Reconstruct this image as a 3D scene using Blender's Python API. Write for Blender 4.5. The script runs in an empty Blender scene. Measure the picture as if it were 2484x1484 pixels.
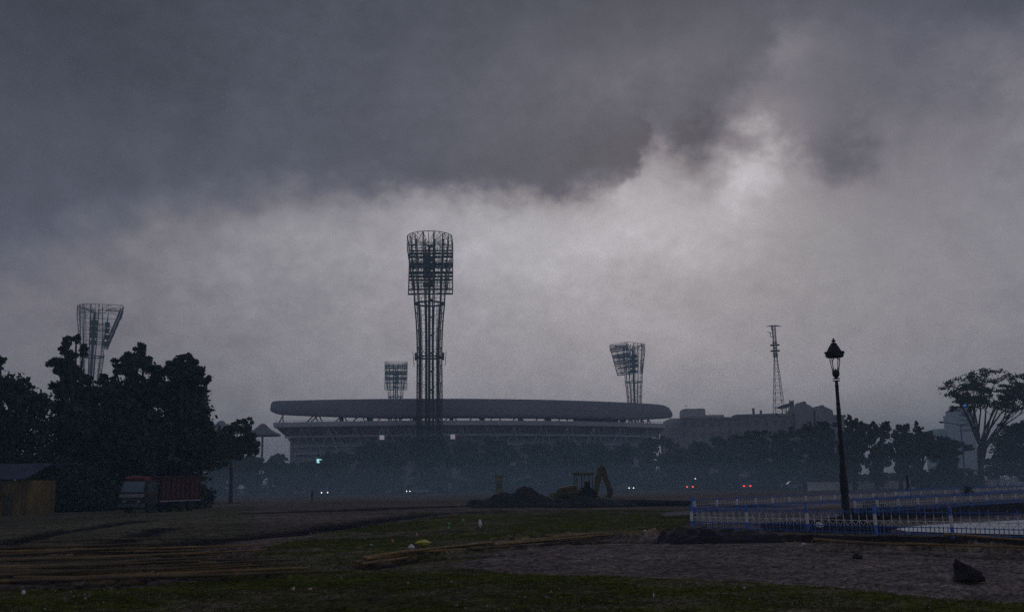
import bpy, math, random
import numpy as np
from mathutils import Vector, Matrix
R = math.radians
scene = bpy.context.scene
C = scene.collection

# ------------------------------------------------------------------ camera
CAM_H = 2.0
PITCH = math.atan(428.0 / 2370.0)
ROLL = -0.0150
FD = 2370.0                      # focal length in photo pixels (2484 wide)
M3 = (Matrix.Rotation(math.pi / 2 + PITCH, 3, 'X') @ Matrix.Rotation(ROLL, 3, 'Z'))
cam_data = bpy.data.cameras.new('camera')
cam = bpy.data.objects.new('camera', cam_data)
C.objects.link(cam)
cam.matrix_world = Matrix.Translation((0, 0, CAM_H)) @ M3.to_4x4()
cam_data.sensor_width = 36
cam_data.lens = 36 * FD / 2484
cam_data.clip_start = 0.1
cam_data.clip_end = 8000
scene.camera = cam


def ray(xd, yd):
    return M3 @ Vector(((xd - 1242) / FD, -(yd - 742) / FD, -1)).normalized()


def at(xd, yd, Y):
    d = ray(xd, yd)
    t = Y / d.y
    return Vector((0, 0, CAM_H)) + d * t


def gp(xd, yd):                  # where a sight line meets the flat ground
    d = ray(xd, yd)
    t = -CAM_H / min(d.z, -0.002)
    return Vector((d.x * t, d.y * t, 0))


M3I = M3.inverted()


def proj(p):
    c = M3I @ (Vector(p) - Vector((0, 0, CAM_H)))
    return 1242 + FD * c.x / -c.z, 742 - FD * c.y / -c.z


def zat(X, Y, yd):               # height of a vertical line at X, Y where it is seen at yd
    lo, hi = -50.0, 400.0
    for _ in range(50):
        m = (lo + hi) / 2
        if proj((X, Y, m))[1] > yd:
            lo = m
        else:
            hi = m
    return lo


def azel(xd, yd):
    d = ray(xd, yd)
    return math.atan2(d.x, d.y), math.asin(d.z)


# ------------------------------------------------------------------ sky and light
SUN_AZ, SUN_EL = azel(1650, 480)
world = bpy.data.worlds.new('World')
scene.world = world
world.use_nodes = True
wt = world.node_tree
wt.nodes.clear()
WN, WL = wt.nodes.new, wt.links.new


def wm(op, a, b=None, c=None, clamp=False):
    n = WN('ShaderNodeMath')
    n.operation = op
    n.use_clamp = clamp
    for i, v in enumerate((a, b, c)):
        if v is None:
            continue
        if isinstance(v, (int, float)):
            n.inputs[i].default_value = v
        else:
            WL(v, n.inputs[i])
    return n.outputs[0]


def build_world():
    out = WN('ShaderNodeOutputWorld')
    tc = WN('ShaderNodeTexCoord')
    sp = WN('ShaderNodeSeparateXYZ')
    WL(tc.outputs['Generated'], sp.inputs[0])
    az = wm('ARCTAN2', sp.outputs[0], sp.outputs[1])
    el = wm('ARCSINE', sp.outputs[2])
    cb = WN('ShaderNodeCombineXYZ')
    WL(az, cb.inputs[0])
    WL(el, cb.inputs[1])

    def noise(scale, detail, rough, sx=1.0, sy=1.0, off=0.0):
        mp = WN('ShaderNodeMapping')
        mp.inputs['Scale'].default_value = (sx, sy, 1)
        mp.inputs['Location'].default_value = (off, off * .7, off * 1.3)
        WL(cb.outputs[0], mp.inputs[0])
        n = WN('ShaderNodeTexNoise')
        n.inputs['Scale'].default_value = scale
        n.inputs['Detail'].default_value = detail
        n.inputs['Roughness'].default_value = rough
        WL(mp.outputs[0], n.inputs['Vector'])
        return wm('SUBTRACT', n.outputs[0], 0.5)
    n1 = noise(9, 3, .5, 1, 1.5, 3.1)
    n2 = noise(9, 3, .5, 1, 1.5, 8.4)
    n3 = noise(26, 4, .55, 1, 1.2, 1.7)
    n3b = noise(22, 4, .55, 1, 1.2, 6.7)
    n5 = noise(70, 4, .6, 1, 1.3, 2.2)
    n4 = noise(4.5, 2, .5, 1, 1.6, 5.2)
    wu = wm('ADD', az, wm('ADD', wm('MULTIPLY', n1, .08), wm('ADD', wm('MULTIPLY', n3, .055), wm('MULTIPLY', n5, .030))))
    wv = wm('ADD', el, wm('ADD', wm('MULTIPLY', n2, .06), wm('ADD', wm('MULTIPLY', n3b, .055), wm('MULTIPLY', n5, .030))))

    def curve(inp, lo, hi, pts):
        mr = WN('ShaderNodeMapRange')
        mr.inputs[1].default_value = lo
        mr.inputs[2].default_value = hi
        WL(inp, mr.inputs[0])
        fc = WN('ShaderNodeFloatCurve')
        cv = fc.mapping.curves[0]
        pts = [((x - lo) / (hi - lo), y) for x, y in pts]
        cv.points[0].location = pts[0]
        cv.points[-1].location = pts[-1]
        for p in pts[1:-1]:
            cv.points.new(*p)
        fc.mapping.update()
        WL(mr.outputs[0], fc.inputs['Value'])
        return fc.outputs[0]

    # lower edge of the dark cloud deck, as an elevation over azimuth
    edge = [(-60, 640), (300, 560), (640, 500), (1000, 486), (1400, 472), (1500, 455), (1535, 395), (1560, 330), (1650, 300), (1780, 275),
            (1870, 205), (1960, 110), (2150, 120), (2484, 90)]
    pts = [(azel(x, y)[0], azel(x, y)[1]) for x, y in edge]
    e = curve(wu, pts[0][0], pts[-1][0], [(a, b * 1.5) for a, b in pts])
    e = wm('DIVIDE', e, 1.5)
    wid = curve(az, -.5, .5, [(-.5, 1), (-.28, .95), (-.15, .65), (.05, .55), (.12, .5), (.2, .8), (.3, .95), (.5, .95)])
    wid = wm('MULTIPLY', wid, .12)
    m = wm('DIVIDE', wm('SUBTRACT', wv, e), wid)
    m = wm('ADD', m, .5, clamp=True)
    mask = wm('SMOOTH_MIN', m, 1.0, .05)
    mr = WN('ShaderNodeMapRange')
    mr.interpolation_type = 'SMOOTHERSTEP'
    WL(m, mr.inputs[0])
    mask = mr.outputs[0]

    def lobe(x, y, rx, ry, rot=0.0, warp=True):
        cu, cv_ = azel(x, y)
        su, sv = rx / FD, ry / FD
        du = wm('SUBTRACT', wu if warp else az, cu)
        dv = wm('SUBTRACT', wv if warp else el, cv_)
        c, s = math.cos(rot), math.sin(rot)
        a = wm('DIVIDE', wm('ADD', wm('MULTIPLY', du, c), wm('MULTIPLY', dv, s)), su)
        b = wm('DIVIDE', wm('SUBTRACT', wm('MULTIPLY', dv, c), wm('MULTIPLY', du, s)), sv)
        d2 = wm('ADD', wm('MULTIPLY', a, a), wm('MULTIPLY', b, b))
        return wm('EXPONENT', wm('MULTIPLY', d2, -1))
    # brightness of the open, thin cloud below the deck and of the deck itself
    low = curve(el, 0, .6, [(0, .43), (.07, .41), (.14, .37), (.2, .335), (.3, .27), (.6, .2)])
    for (x, y, rx, ry, rot, amp) in [
            (1300, 600, 480, 150, 0, .13), (1720, 520, 260, 130, .2, .13), (1120, 560, 260, 70, 0, .045),
            (1850, 395, 80, 75, .3, .19), (1790, 430, 140, 60, .4, .05), (1580, 450, 70, 90, 0, .06),
            (100, 900, 600, 460, 0, -.16), (2500, 700, 420, 420, 0, -.055), (2030, 390, 120, 85, 0, -.14), (2120, 190, 330, 170, 0, -.085), (1700, 250, 130, 70, .3, -.06), (1300, 850, 700, 200, 0, .03),
            (1640, 330, 110, 60, 0, -.07), (1690, 390, 110, 70, 0, -.09), (1700, 300, 120, 60, 0, -.05), (1750, 320, 70, 30, 0, -.04), (2330, 300, 160, 200, 0, -.025),
            (2300, 980, 400, 200, 0, -.05), (1850, 390, 45, 45, .3, .05), (1560, 400, 40, 50, 0, .04)]:
        low = wm('ADD', low, wm('MULTIPLY', lobe(x, y, rx, ry, rot), amp))
    deck = curve(el, 0, 1.57, [(0, .12), (.28, .10), (.38, .092), (.48, .078), (.8, .08), (1.57, .08)])
    for (x, y, rx, ry, rot, amp) in [
            (1940, 225, 45, 95, -.25, .19), (1960, 140, 60, 50, 0, .03), (1300, 170, 330, 120, .1, .022), (80, 60, 420, 260, 0, -.022),
            (2300, 230, 330, 160, 0, .07), (1700, 130, 260, 90, .2, .03), (1250, 400, 320, 60, 0, -.004),
            (1840, 290, 60, 60, 0, .05), (500, 180, 260, 180, .3, -.006), (2350, 30, 300, 60, 0, -.02)]:
        deck = wm('ADD', deck, wm('MULTIPLY', lobe(x, y, rx, ry, rot), amp))
    lum = wm('ADD', wm('MULTIPLY', mask, deck), wm('MULTIPLY', wm('SUBTRACT', 1.0, mask), low))
    det = wm('ADD', wm('MULTIPLY', n3, .42), wm('MULTIPLY', n4, .4))
    det = wm('ADD', det, wm('MULTIPLY', n1, .2))
    det = wm('ADD', det, wm('MULTIPLY', n5, .2))
    lum = wm('MULTIPLY', lum, wm('ADD', 1.0, det))
    lum = wm('MULTIPLY', lum, 1.07)
    lum = wm('MAXIMUM', lum, .02)
    ramp = WN('ShaderNodeValToRGB')
    cr = ramp.color_ramp
    cr.elements[0].position = 0.0
    cr.elements[0].color = (.78, .95, 1.3, 1)
    cr.elements[1].position = 1.0
    cr.elements[1].color = (1.01, .98, 1.06, 1)
    k = cr.elements.new(.35)
    k.color = (.90, .94, 1.25, 1)
    k = cr.elements.new(.6)
    k.color = (1.015, .96, 1.12, 1)
    WL(wm('MULTIPLY', lum, 2.9), ramp.inputs[0])
    mul = WN('ShaderNodeVectorMath')
    mul.operation = 'SCALE'
    WL(ramp.outputs[0], mul.inputs[0])
    WL(lum, mul.inputs['Scale'])
    # the thin cloud low down is a little warmer
    tint = WN('ShaderNodeMix')
    tint.data_type = 'RGBA'
    mre = WN('ShaderNodeMapRange')
    mre.inputs[1].default_value = .22
    mre.inputs[2].default_value = .02
    WL(el, mre.inputs[0])
    WL(mre.outputs[0], tint.inputs[0])
    tint.inputs[6].default_value = (1, 1, 1, 1)
    tint.inputs[7].default_value = (1.07, 1.01, .99, 1)
    mul2 = WN('ShaderNodeVectorMath')
    mul2.operation = 'MULTIPLY'
    WL(mul.outputs[0], mul2.inputs[0])
    WL(tint.outputs[2], mul2.inputs[1])
    mul = mul2
    sky = WN('ShaderNodeTexSky')
    sky.sky_type = 'NISHITA'
    sky.sun_disc = False
    sky.sun_elevation = SUN_EL
    sky.sun_rotation = SUN_AZ
    sky.air_density = 2.0
    sky.dust_density = 6.0
    b1 = WN('ShaderNodeBackground')
    b2 = WN('ShaderNodeBackground')
    WL(sky.outputs[0], b1.inputs[0])
    b1.inputs[1].default_value = .05
    WL(mul.outputs[0], b2.inputs[0])
    b2.inputs[1].default_value = 1.0
    mx = WN('ShaderNodeMixShader')
    mx.inputs[0].default_value = .985       # cloud cover over the clear sky
    WL(b1.outputs[0], mx.inputs[1])
    WL(b2.outputs[0], mx.inputs[2])
    WL(mx.outputs[0], out.inputs[0])


build_world()
sun_d = bpy.data.lights.new('sun', 'SUN')
sun_d.energy = 0.12
sun_d.angle = R(25)
sun_d.color = (1.0, .93, .85)
sun = bpy.data.objects.new('sun', sun_d)
C.objects.link(sun)
sdir = Vector((math.sin(SUN_AZ) * math.cos(SUN_EL), math.cos(SUN_AZ) * math.cos(SUN_EL), math.sin(SUN_EL)))
sun.rotation_euler = (-sdir).to_track_quat('-Z', 'Y').to_euler()
scene.view_settings.view_transform = 'Standard'
scene.view_settings.look = 'None'
scene.view_settings.exposure = 0.0
scene.view_settings.gamma = 1.0
scene.render.engine = 'CYCLES'
scene.cycles.max_bounces = 6
scene.cycles.volume_bounces = 1
scene.cycles.transparent_max_bounces = 8
scene.cycles.use_denoising = False


# ------------------------------------------------------------------ materials
def mat(name, col, rough=.8, metal=0.0, var=0.25, scale=3.0, emit=None, estr=0.0, bump=0.0, spec=None, stretch=(1, 1, 1)):
    m = bpy.data.materials.new(name)
    m.use_nodes = True
    nt = m.node_tree
    b = nt.nodes['Principled BSDF']
    b.inputs['Roughness'].default_value = rough
    b.inputs['Metallic'].default_value = metal
    if spec is not None:
        b.inputs['Specular IOR Level'].default_value = spec
    tc = nt.nodes.new('ShaderNodeTexCoord')
    mp = nt.nodes.new('ShaderNodeMapping')
    mp.inputs['Scale'].default_value = stretch
    nt.links.new(tc.outputs['Object'], mp.inputs[0])
    n = nt.nodes.new('ShaderNodeTexNoise')
    n.inputs['Scale'].default_value = scale
    n.inputs['Detail'].default_value = 5
    nt.links.new(mp.outputs[0], n.inputs['Vector'])
    r = nt.nodes.new('ShaderNodeValToRGB')
    r.color_ramp.elements[0].position = .3
    r.color_ramp.elements[1].position = .7
    r.color_ramp.elements[0].color = tuple(c * (1 - var) for c in col) + (1,)
    r.color_ramp.elements[1].color = tuple(min(1, c * (1 + var)) for c in col) + (1,)
    nt.links.new(n.outputs[0], r.inputs[0])
    nt.links.new(r.outputs[0], b.inputs['Base Color'])
    if emit:
        b.inputs['Emission Color'].default_value = tuple(emit) + (1,)
        b.inputs['Emission Strength'].default_value = estr
    if bump:
        bp = nt.nodes.new('ShaderNodeBump')
        bp.inputs['Strength'].default_value = bump
        nt.links.new(n.outputs[0], bp.inputs['Height'])
        nt.links.new(bp.outputs[0], b.inputs['Normal'])
    return m


steel = mat('dark_steel', (.05, .052, .06), .5, .3, .3, .4)
steel2 = mat('galvanised_steel', (.12, .125, .14), .5, .5, .3, .4)
lampm = mat('lamp_housing', (.06, .062, .068), .4, .5, .2, 2)
roofm = mat('roof_cladding', (.27, .27, .34), .55, 0, .16, .05, stretch=(1, 1, 3))
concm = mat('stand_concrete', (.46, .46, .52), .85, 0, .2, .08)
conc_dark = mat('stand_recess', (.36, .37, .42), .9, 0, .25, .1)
conc_light = mat('strut_paint', (.44, .44, .48), .8, 0, .2, .2)
tentm = mat('tent_fabric', (.27, .27, .30), .7, 0, .1, .1)
bldg = mat('old_masonry', (.30, .25, .27), .9, 0, .18, .07)
bldg_l = mat('pale_masonry', (.50, .47, .49), .9, 0, .08, .07)
winm = mat('dark_window', (.10, .10, .11), .2, 0, .2, 1)
iron = mat('black_iron', (.012, .010, .014), .55, .2, .4, 3)
leafm = [mat('leaf_dark', (.040, .052, .030), .7, 0, .5, .35), mat('leaf_olive', (.055, .062, .034), .7, 0, .45, .3),
         mat('leaf_blue', (.045, .062, .050), .7, 0, .45, .3)]
barkm = mat('bark', (.045, .038, .034), .9, 0, .35, 2, bump=.3)
whitep = mat('white_paint', (.80, .80, .84), .6, 0, .12, 4)
bluep = mat('blue_paint', (.07, .19, .62), .5, 0, .3, 4)
wallw = mat('whitewashed_wall', (.82, .84, .92), .9, 0, .25, .3)
soilm = mat('black_soil', (.030, .023, .034), .95, 0, .6, 1.2, bump=.8)
rubber = mat('tyre_rubber', (.015, .015, .016), .85, 0, .2, 5)
glassm = mat('dark_glass', (.05, .07, .09), .12, 0, .1, 1, spec=.8)


# ------------------------------------------------------------------ mesh helpers
class MB:
    def __init__(s):
        s.v, s.f, s.mi = [], [], []

    def add(s, vs, fs, k=0):
        o = len(s.v)
        s.v += [tuple(v) for v in vs]
        s.f += [tuple(i + o for i in f) for f in fs]
        s.mi += [k] * len(fs)
        return s

    def box(s, x0, x1, y0, y1, z0, z1, k=0, M=None):
        vs = [Vector((x, y, z)) for z in (z0, z1) for (x, y) in ((x0, y0), (x1, y0), (x1, y1), (x0, y1))]
        if M:
            vs = [M @ v for v in vs]
        return s.add(vs, [(3, 2, 1, 0), (4, 5, 6, 7), (0, 1, 5, 4), (1, 2, 6, 5), (2, 3, 7, 6), (3, 0, 4, 7)], k)

    def tube(s, a, b, r0, r1=None, n=6, k=0, caps=True):
        a, b = Vector(a), Vector(b)
        r1 = r0 if r1 is None else r1
        d = b - a
        if d.length < 1e-6:
            return s
        d.normalize()
        u = d.orthogonal().normalized()
        w = d.cross(u)
        vs = []
        for p, r in ((a, r0), (b, r1)):
            for i in range(n):
                t = 2 * math.pi * i / n
                vs.append(p + (u * math.cos(t) + w * math.sin(t)) * r)
        fs = [(i, (i + 1) % n, n + (i + 1) % n, n + i) for i in range(n)]
        if caps:
            fs += [tuple(range(n - 1, -1, -1)), tuple(range(n, 2 * n))]
        return s.add(vs, fs, k)

    def path(s, pts, rs, n=6, k=0):
        pts = [Vector(p) for p in pts]
        vs = []
        u = None
        for i, p in enumerate(pts):
            d = (pts[min(i + 1, len(pts) - 1)] - pts[max(i - 1, 0)]).normalized()
            u = d.orthogonal().normalized() if u is None else (u - d * u.dot(d)).normalized()
            w = d.cross(u)
            r = rs[i] if isinstance(rs, (list, tuple)) else rs
            for j in range(n):
                t = 2 * math.pi * j / n
                vs.append(p + (u * math.cos(t) + w * math.sin(t)) * r)
        fs = []
        for i in range(len(pts) - 1):
            for j in range(n):
                fs.append((i * n + j, i * n + (j + 1) % n, (i + 1) * n + (j + 1) % n, (i + 1) * n + j))
        fs += [tuple(range(n - 1, -1, -1)), tuple(range((len(pts) - 1) * n, len(pts) * n))]
        return s.add(vs, fs, k)

    def lathe(s, prof, n=16, k=0, c=(0, 0, 0)):
        vs = []
        for r, z in prof:
            for i in range(n):
                t = 2 * math.pi * i / n
                vs.append((c[0] + r * math.cos(t), c[1] + r * math.sin(t), c[2] + z))
        fs = []
        for j in range(len(prof) - 1):
            for i in range(n):
                fs.append((j * n + i, j * n + (i + 1) % n, (j + 1) * n + (i + 1) % n, (j + 1) * n + i))
        fs += [tuple(range(n - 1, -1, -1)), tuple(range((len(prof) - 1) * n, len(prof) * n))]
        return s.add(vs, fs, k)

    def prism(s, pts, y0, y1, k=0):      # outline in x, z, thick along y
        n = len(pts)
        vs = [(x, y0, z) for x, z in pts] + [(x, y1, z) for x, z in pts]
        fs = [(i, (i + 1) % n, n + (i + 1) % n, n + i) for i in range(n)]
        fs += [tuple(range(n - 1, -1, -1)), tuple(range(n, 2 * n))]
        return s.add(vs, fs, k)

    def build(s, name, m, parent=None, smooth=False):
        me = bpy.data.meshes.new(name)
        me.from_pydata(s.v, [], s.f)
        ms = m if isinstance(m, (list, tuple)) else [m]
        for q in ms:
            me.materials.append(q)
        if len(ms) > 1:
            me.polygons.foreach_set('material_index', s.mi)
        if smooth:
            me.polygons.foreach_set('use_smooth', [True] * len(me.polygons))
        me.update()
        o = bpy.data.objects.new(name, me)
        C.objects.link(o)
        if parent:
            o.parent = parent
        return o


def npmesh(name, V, F, m, parent=None, smooth=False):
    V = np.asarray(V, dtype=np.float32)
    F = np.asarray(F, dtype=np.int32)
    me = bpy.data.meshes.new(name)
    me.vertices.add(len(V))
    me.vertices.foreach_set('co', V.ravel())
    k = F.shape[1]
    me.loops.add(F.size)
    me.loops.foreach_set('vertex_index', F.ravel())
    me.polygons.add(len(F))
    me.polygons.foreach_set('loop_start', np.arange(0, F.size, k, dtype=np.int32))
    me.polygons.foreach_set('loop_total', np.full(len(F), k, dtype=np.int32))
    if smooth:
        me.polygons.foreach_set('use_smooth', np.ones(len(F), dtype=bool))
    me.materials.append(m)
    me.update(calc_edges=True)
    o = bpy.data.objects.new(name, me)
    C.objects.link(o)
    if parent:
        o.parent = parent
    return o


def tag(o, label, cat, group=None, kind=None):
    o['label'] = label
    o['category'] = cat
    if group:
        o['group'] = group
    if kind:
        o['kind'] = kind
    return o


def struct(o, label=None):
    o['kind'] = 'structure'
    if label:
        o['label'] = label
    return o


def thing(name, label, cat, loc=(0, 0, 0), rz=0.0, group=None):
    o = bpy.data.objects.new(name, None)
    o.empty_display_size = .3
    C.objects.link(o)
    o.location = loc
    o.rotation_euler = (0, 0, rz)
    return tag(o, label, cat, group)


def dup(root, loc, rz, label, group=None):
    r = root.copy()
    C.objects.link(r)
    r.location = loc
    r.rotation_euler = (0, 0, rz)
    r['label'] = label
    if group:
        r['group'] = group
    for ch in list(root.children):
        c = ch.copy()
        C.objects.link(c)
        c.parent = r
        for g in list(ch.children):
            d = g.copy()
            C.objects.link(d)
            d.parent = c
    return r


def vnoise(x, y, s, seed):
    rng = np.random.RandomState(seed)
    T = rng.rand(256, 256)
    x = np.asarray(x) / s + 1000.37 * (seed % 7 + 1)
    y = np.asarray(y) / s + 517.13
    xi = np.floor(x).astype(int)
    yi = np.floor(y).astype(int)
    fx, fy = x - xi, y - yi
    fx = fx * fx * (3 - 2 * fx)
    fy = fy * fy * (3 - 2 * fy)
    a = T[xi % 256, yi % 256]
    b = T[(xi + 1) % 256, yi % 256]
    c = T[xi % 256, (yi + 1) % 256]
    d = T[(xi + 1) % 256, (yi + 1) % 256]
    return (a * (1 - fx) + b * fx) * (1 - fy) + (c * (1 - fx) + d * fx) * fy - .5


# ------------------------------------------------------------------ ground
def polyw(pts):
    return np.array([tuple(gp(x, y))[:2] for x, y in pts])


def pdist(X, Y, pl):
    best = np.full(X.shape, 1e9)
    for (ax, ay), (bx, by) in zip(pl[:-1], pl[1:]):
        dx, dy = bx - ax, by - ay
        t = np.clip(((X - ax) * dx + (Y - ay) * dy) / (dx * dx + dy * dy + 1e-9), 0, 1)
        best = np.minimum(best, np.hypot(X - ax - t * dx, Y - ay - t * dy))
    return best


def pip(X, Y, pl):
    ins = np.zeros(X.shape, bool)
    n = len(pl)
    for i in range(n):
        ax, ay = pl[i]
        bx, by = pl[(i + 1) % n]
        c = ((ay > Y) != (by > Y))
        with np.errstate(divide='ignore', invalid='ignore'):
            ins ^= c & (X < (bx - ax) * (Y - ay) / (by - ay + 1e-12) + ax)
    return ins


# (points in the photograph, half width in metres, height)
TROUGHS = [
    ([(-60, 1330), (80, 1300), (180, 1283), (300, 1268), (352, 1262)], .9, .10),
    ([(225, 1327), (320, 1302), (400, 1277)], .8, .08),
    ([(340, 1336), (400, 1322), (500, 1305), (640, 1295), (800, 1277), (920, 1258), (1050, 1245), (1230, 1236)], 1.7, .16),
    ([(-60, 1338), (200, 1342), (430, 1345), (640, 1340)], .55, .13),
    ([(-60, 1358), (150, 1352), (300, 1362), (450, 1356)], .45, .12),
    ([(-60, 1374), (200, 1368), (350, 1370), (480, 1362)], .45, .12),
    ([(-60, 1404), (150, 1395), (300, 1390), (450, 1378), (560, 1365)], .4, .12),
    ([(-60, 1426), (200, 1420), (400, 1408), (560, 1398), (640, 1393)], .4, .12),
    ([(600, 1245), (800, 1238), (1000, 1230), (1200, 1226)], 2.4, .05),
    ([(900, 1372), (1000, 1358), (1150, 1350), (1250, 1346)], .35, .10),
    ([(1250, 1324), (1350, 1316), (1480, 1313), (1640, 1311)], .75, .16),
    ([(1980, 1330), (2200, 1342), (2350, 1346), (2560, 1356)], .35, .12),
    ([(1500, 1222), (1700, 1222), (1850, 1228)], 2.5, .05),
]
RIDGES = [
    ([(100, 1332), (260, 1333), (430, 1337), (570, 1334)], 0.22, .09),
    ([(-60, 1347), (120, 1347), (240, 1350)], 0.19, .06),
    ([(-60, 1390), (150, 1384), (330, 1376), (480, 1366), (560, 1356)], 0.22, .10),
    ([(290, 1404), (480, 1400), (640, 1392), (760, 1398)], 0.19, .08),
    ([(380, 1346), (520, 1342), (560, 1352)], 0.19, .07),
    ([(880, 1368), (940, 1360), (1040, 1341), (1120, 1333), (1190, 1325)], 0.19, .12),
    ([(1190, 1325), (1240, 1317), (1310, 1307), (1400, 1304), (1500, 1303), (1580, 1302), (1640, 1296)], 0.25, .24),
    ([(1000, 1353), (1130, 1342), (1210, 1334), (1300, 1330)], 0.15, .10),
    ([(1990, 1318), (2060, 1324), (2200, 1332), (2330, 1333), (2560, 1343)], 0.17, .12),
    ([(2290, 1317), (2350, 1324), (2560, 1340)], 0.15, .14),
]
PATH = polyw([(1080, 1368), (1180, 1354), (1250, 1348), (1400, 1333), (1600, 1322), (1800, 1319), (2000, 1330), (2200, 1343),
              (2620, 1362), (2620, 1462), (2484, 1456), (2300, 1441), (2000, 1416), (1800, 1401), (1500, 1391), (1250, 1386)])
DARKS = [polyw([(1605, 1308), (1640, 1289), (1750, 1285), (1840, 1292), (1850, 1308), (1700, 1319), (1620, 1318)]),
         polyw([(1850, 1298), (2200, 1300), (2600, 1302), (2600, 1330), (2200, 1322), (1900, 1312)]),
         polyw([(2060, 1232), (2300, 1226), (2600, 1214), (2600, 1238), (2300, 1254), (2080, 1262), (1950, 1262)]),
         polyw([(1840, 1262), (2100, 1262), (2170, 1280), (2150, 1296), (1850, 1290)]),
         polyw([(1140, 1212), (1500, 1210), (1720, 1215), (1720, 1226), (1400, 1232), (1130, 1226)])]
PALE = [polyw([(2190, 1279), (2330, 1262), (2484, 1246), (2620, 1236), (2620, 1300), (2330, 1294), (2200, 1290)]),
        polyw([(1690, 1246), (1850, 1240), (2050, 1238), (2040, 1252), (1850, 1266), (1700, 1272)]),
        polyw([(1600, 1252), (1900, 1240), (2000, 1228), (2150, 1215), (1900, 1222), (1620, 1240)])]
GRASS = [polyw([(480, 1410), (640, 1325), (850, 1280), (1050, 1252), (1250, 1238), (1500, 1236), (1700, 1236), (1660, 1286), (1600, 1300), (1400, 1306),
                (1250, 1318), (1200, 1345), (1090, 1372), (1250, 1390), (1600, 1398), (2000, 1420), (2300, 1444), (2700, 1470), (3200, 1900),
                (-600, 1900), (-400, 1440), (300, 1425)])]
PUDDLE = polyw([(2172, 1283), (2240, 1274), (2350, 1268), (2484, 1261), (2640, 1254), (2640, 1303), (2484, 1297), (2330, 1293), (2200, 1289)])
LEFTF = polyw([(-300, 1250), (0, 1252), (300, 1240), (620, 1225), (620, 1290), (340, 1333), (-300, 1336)])


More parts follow.
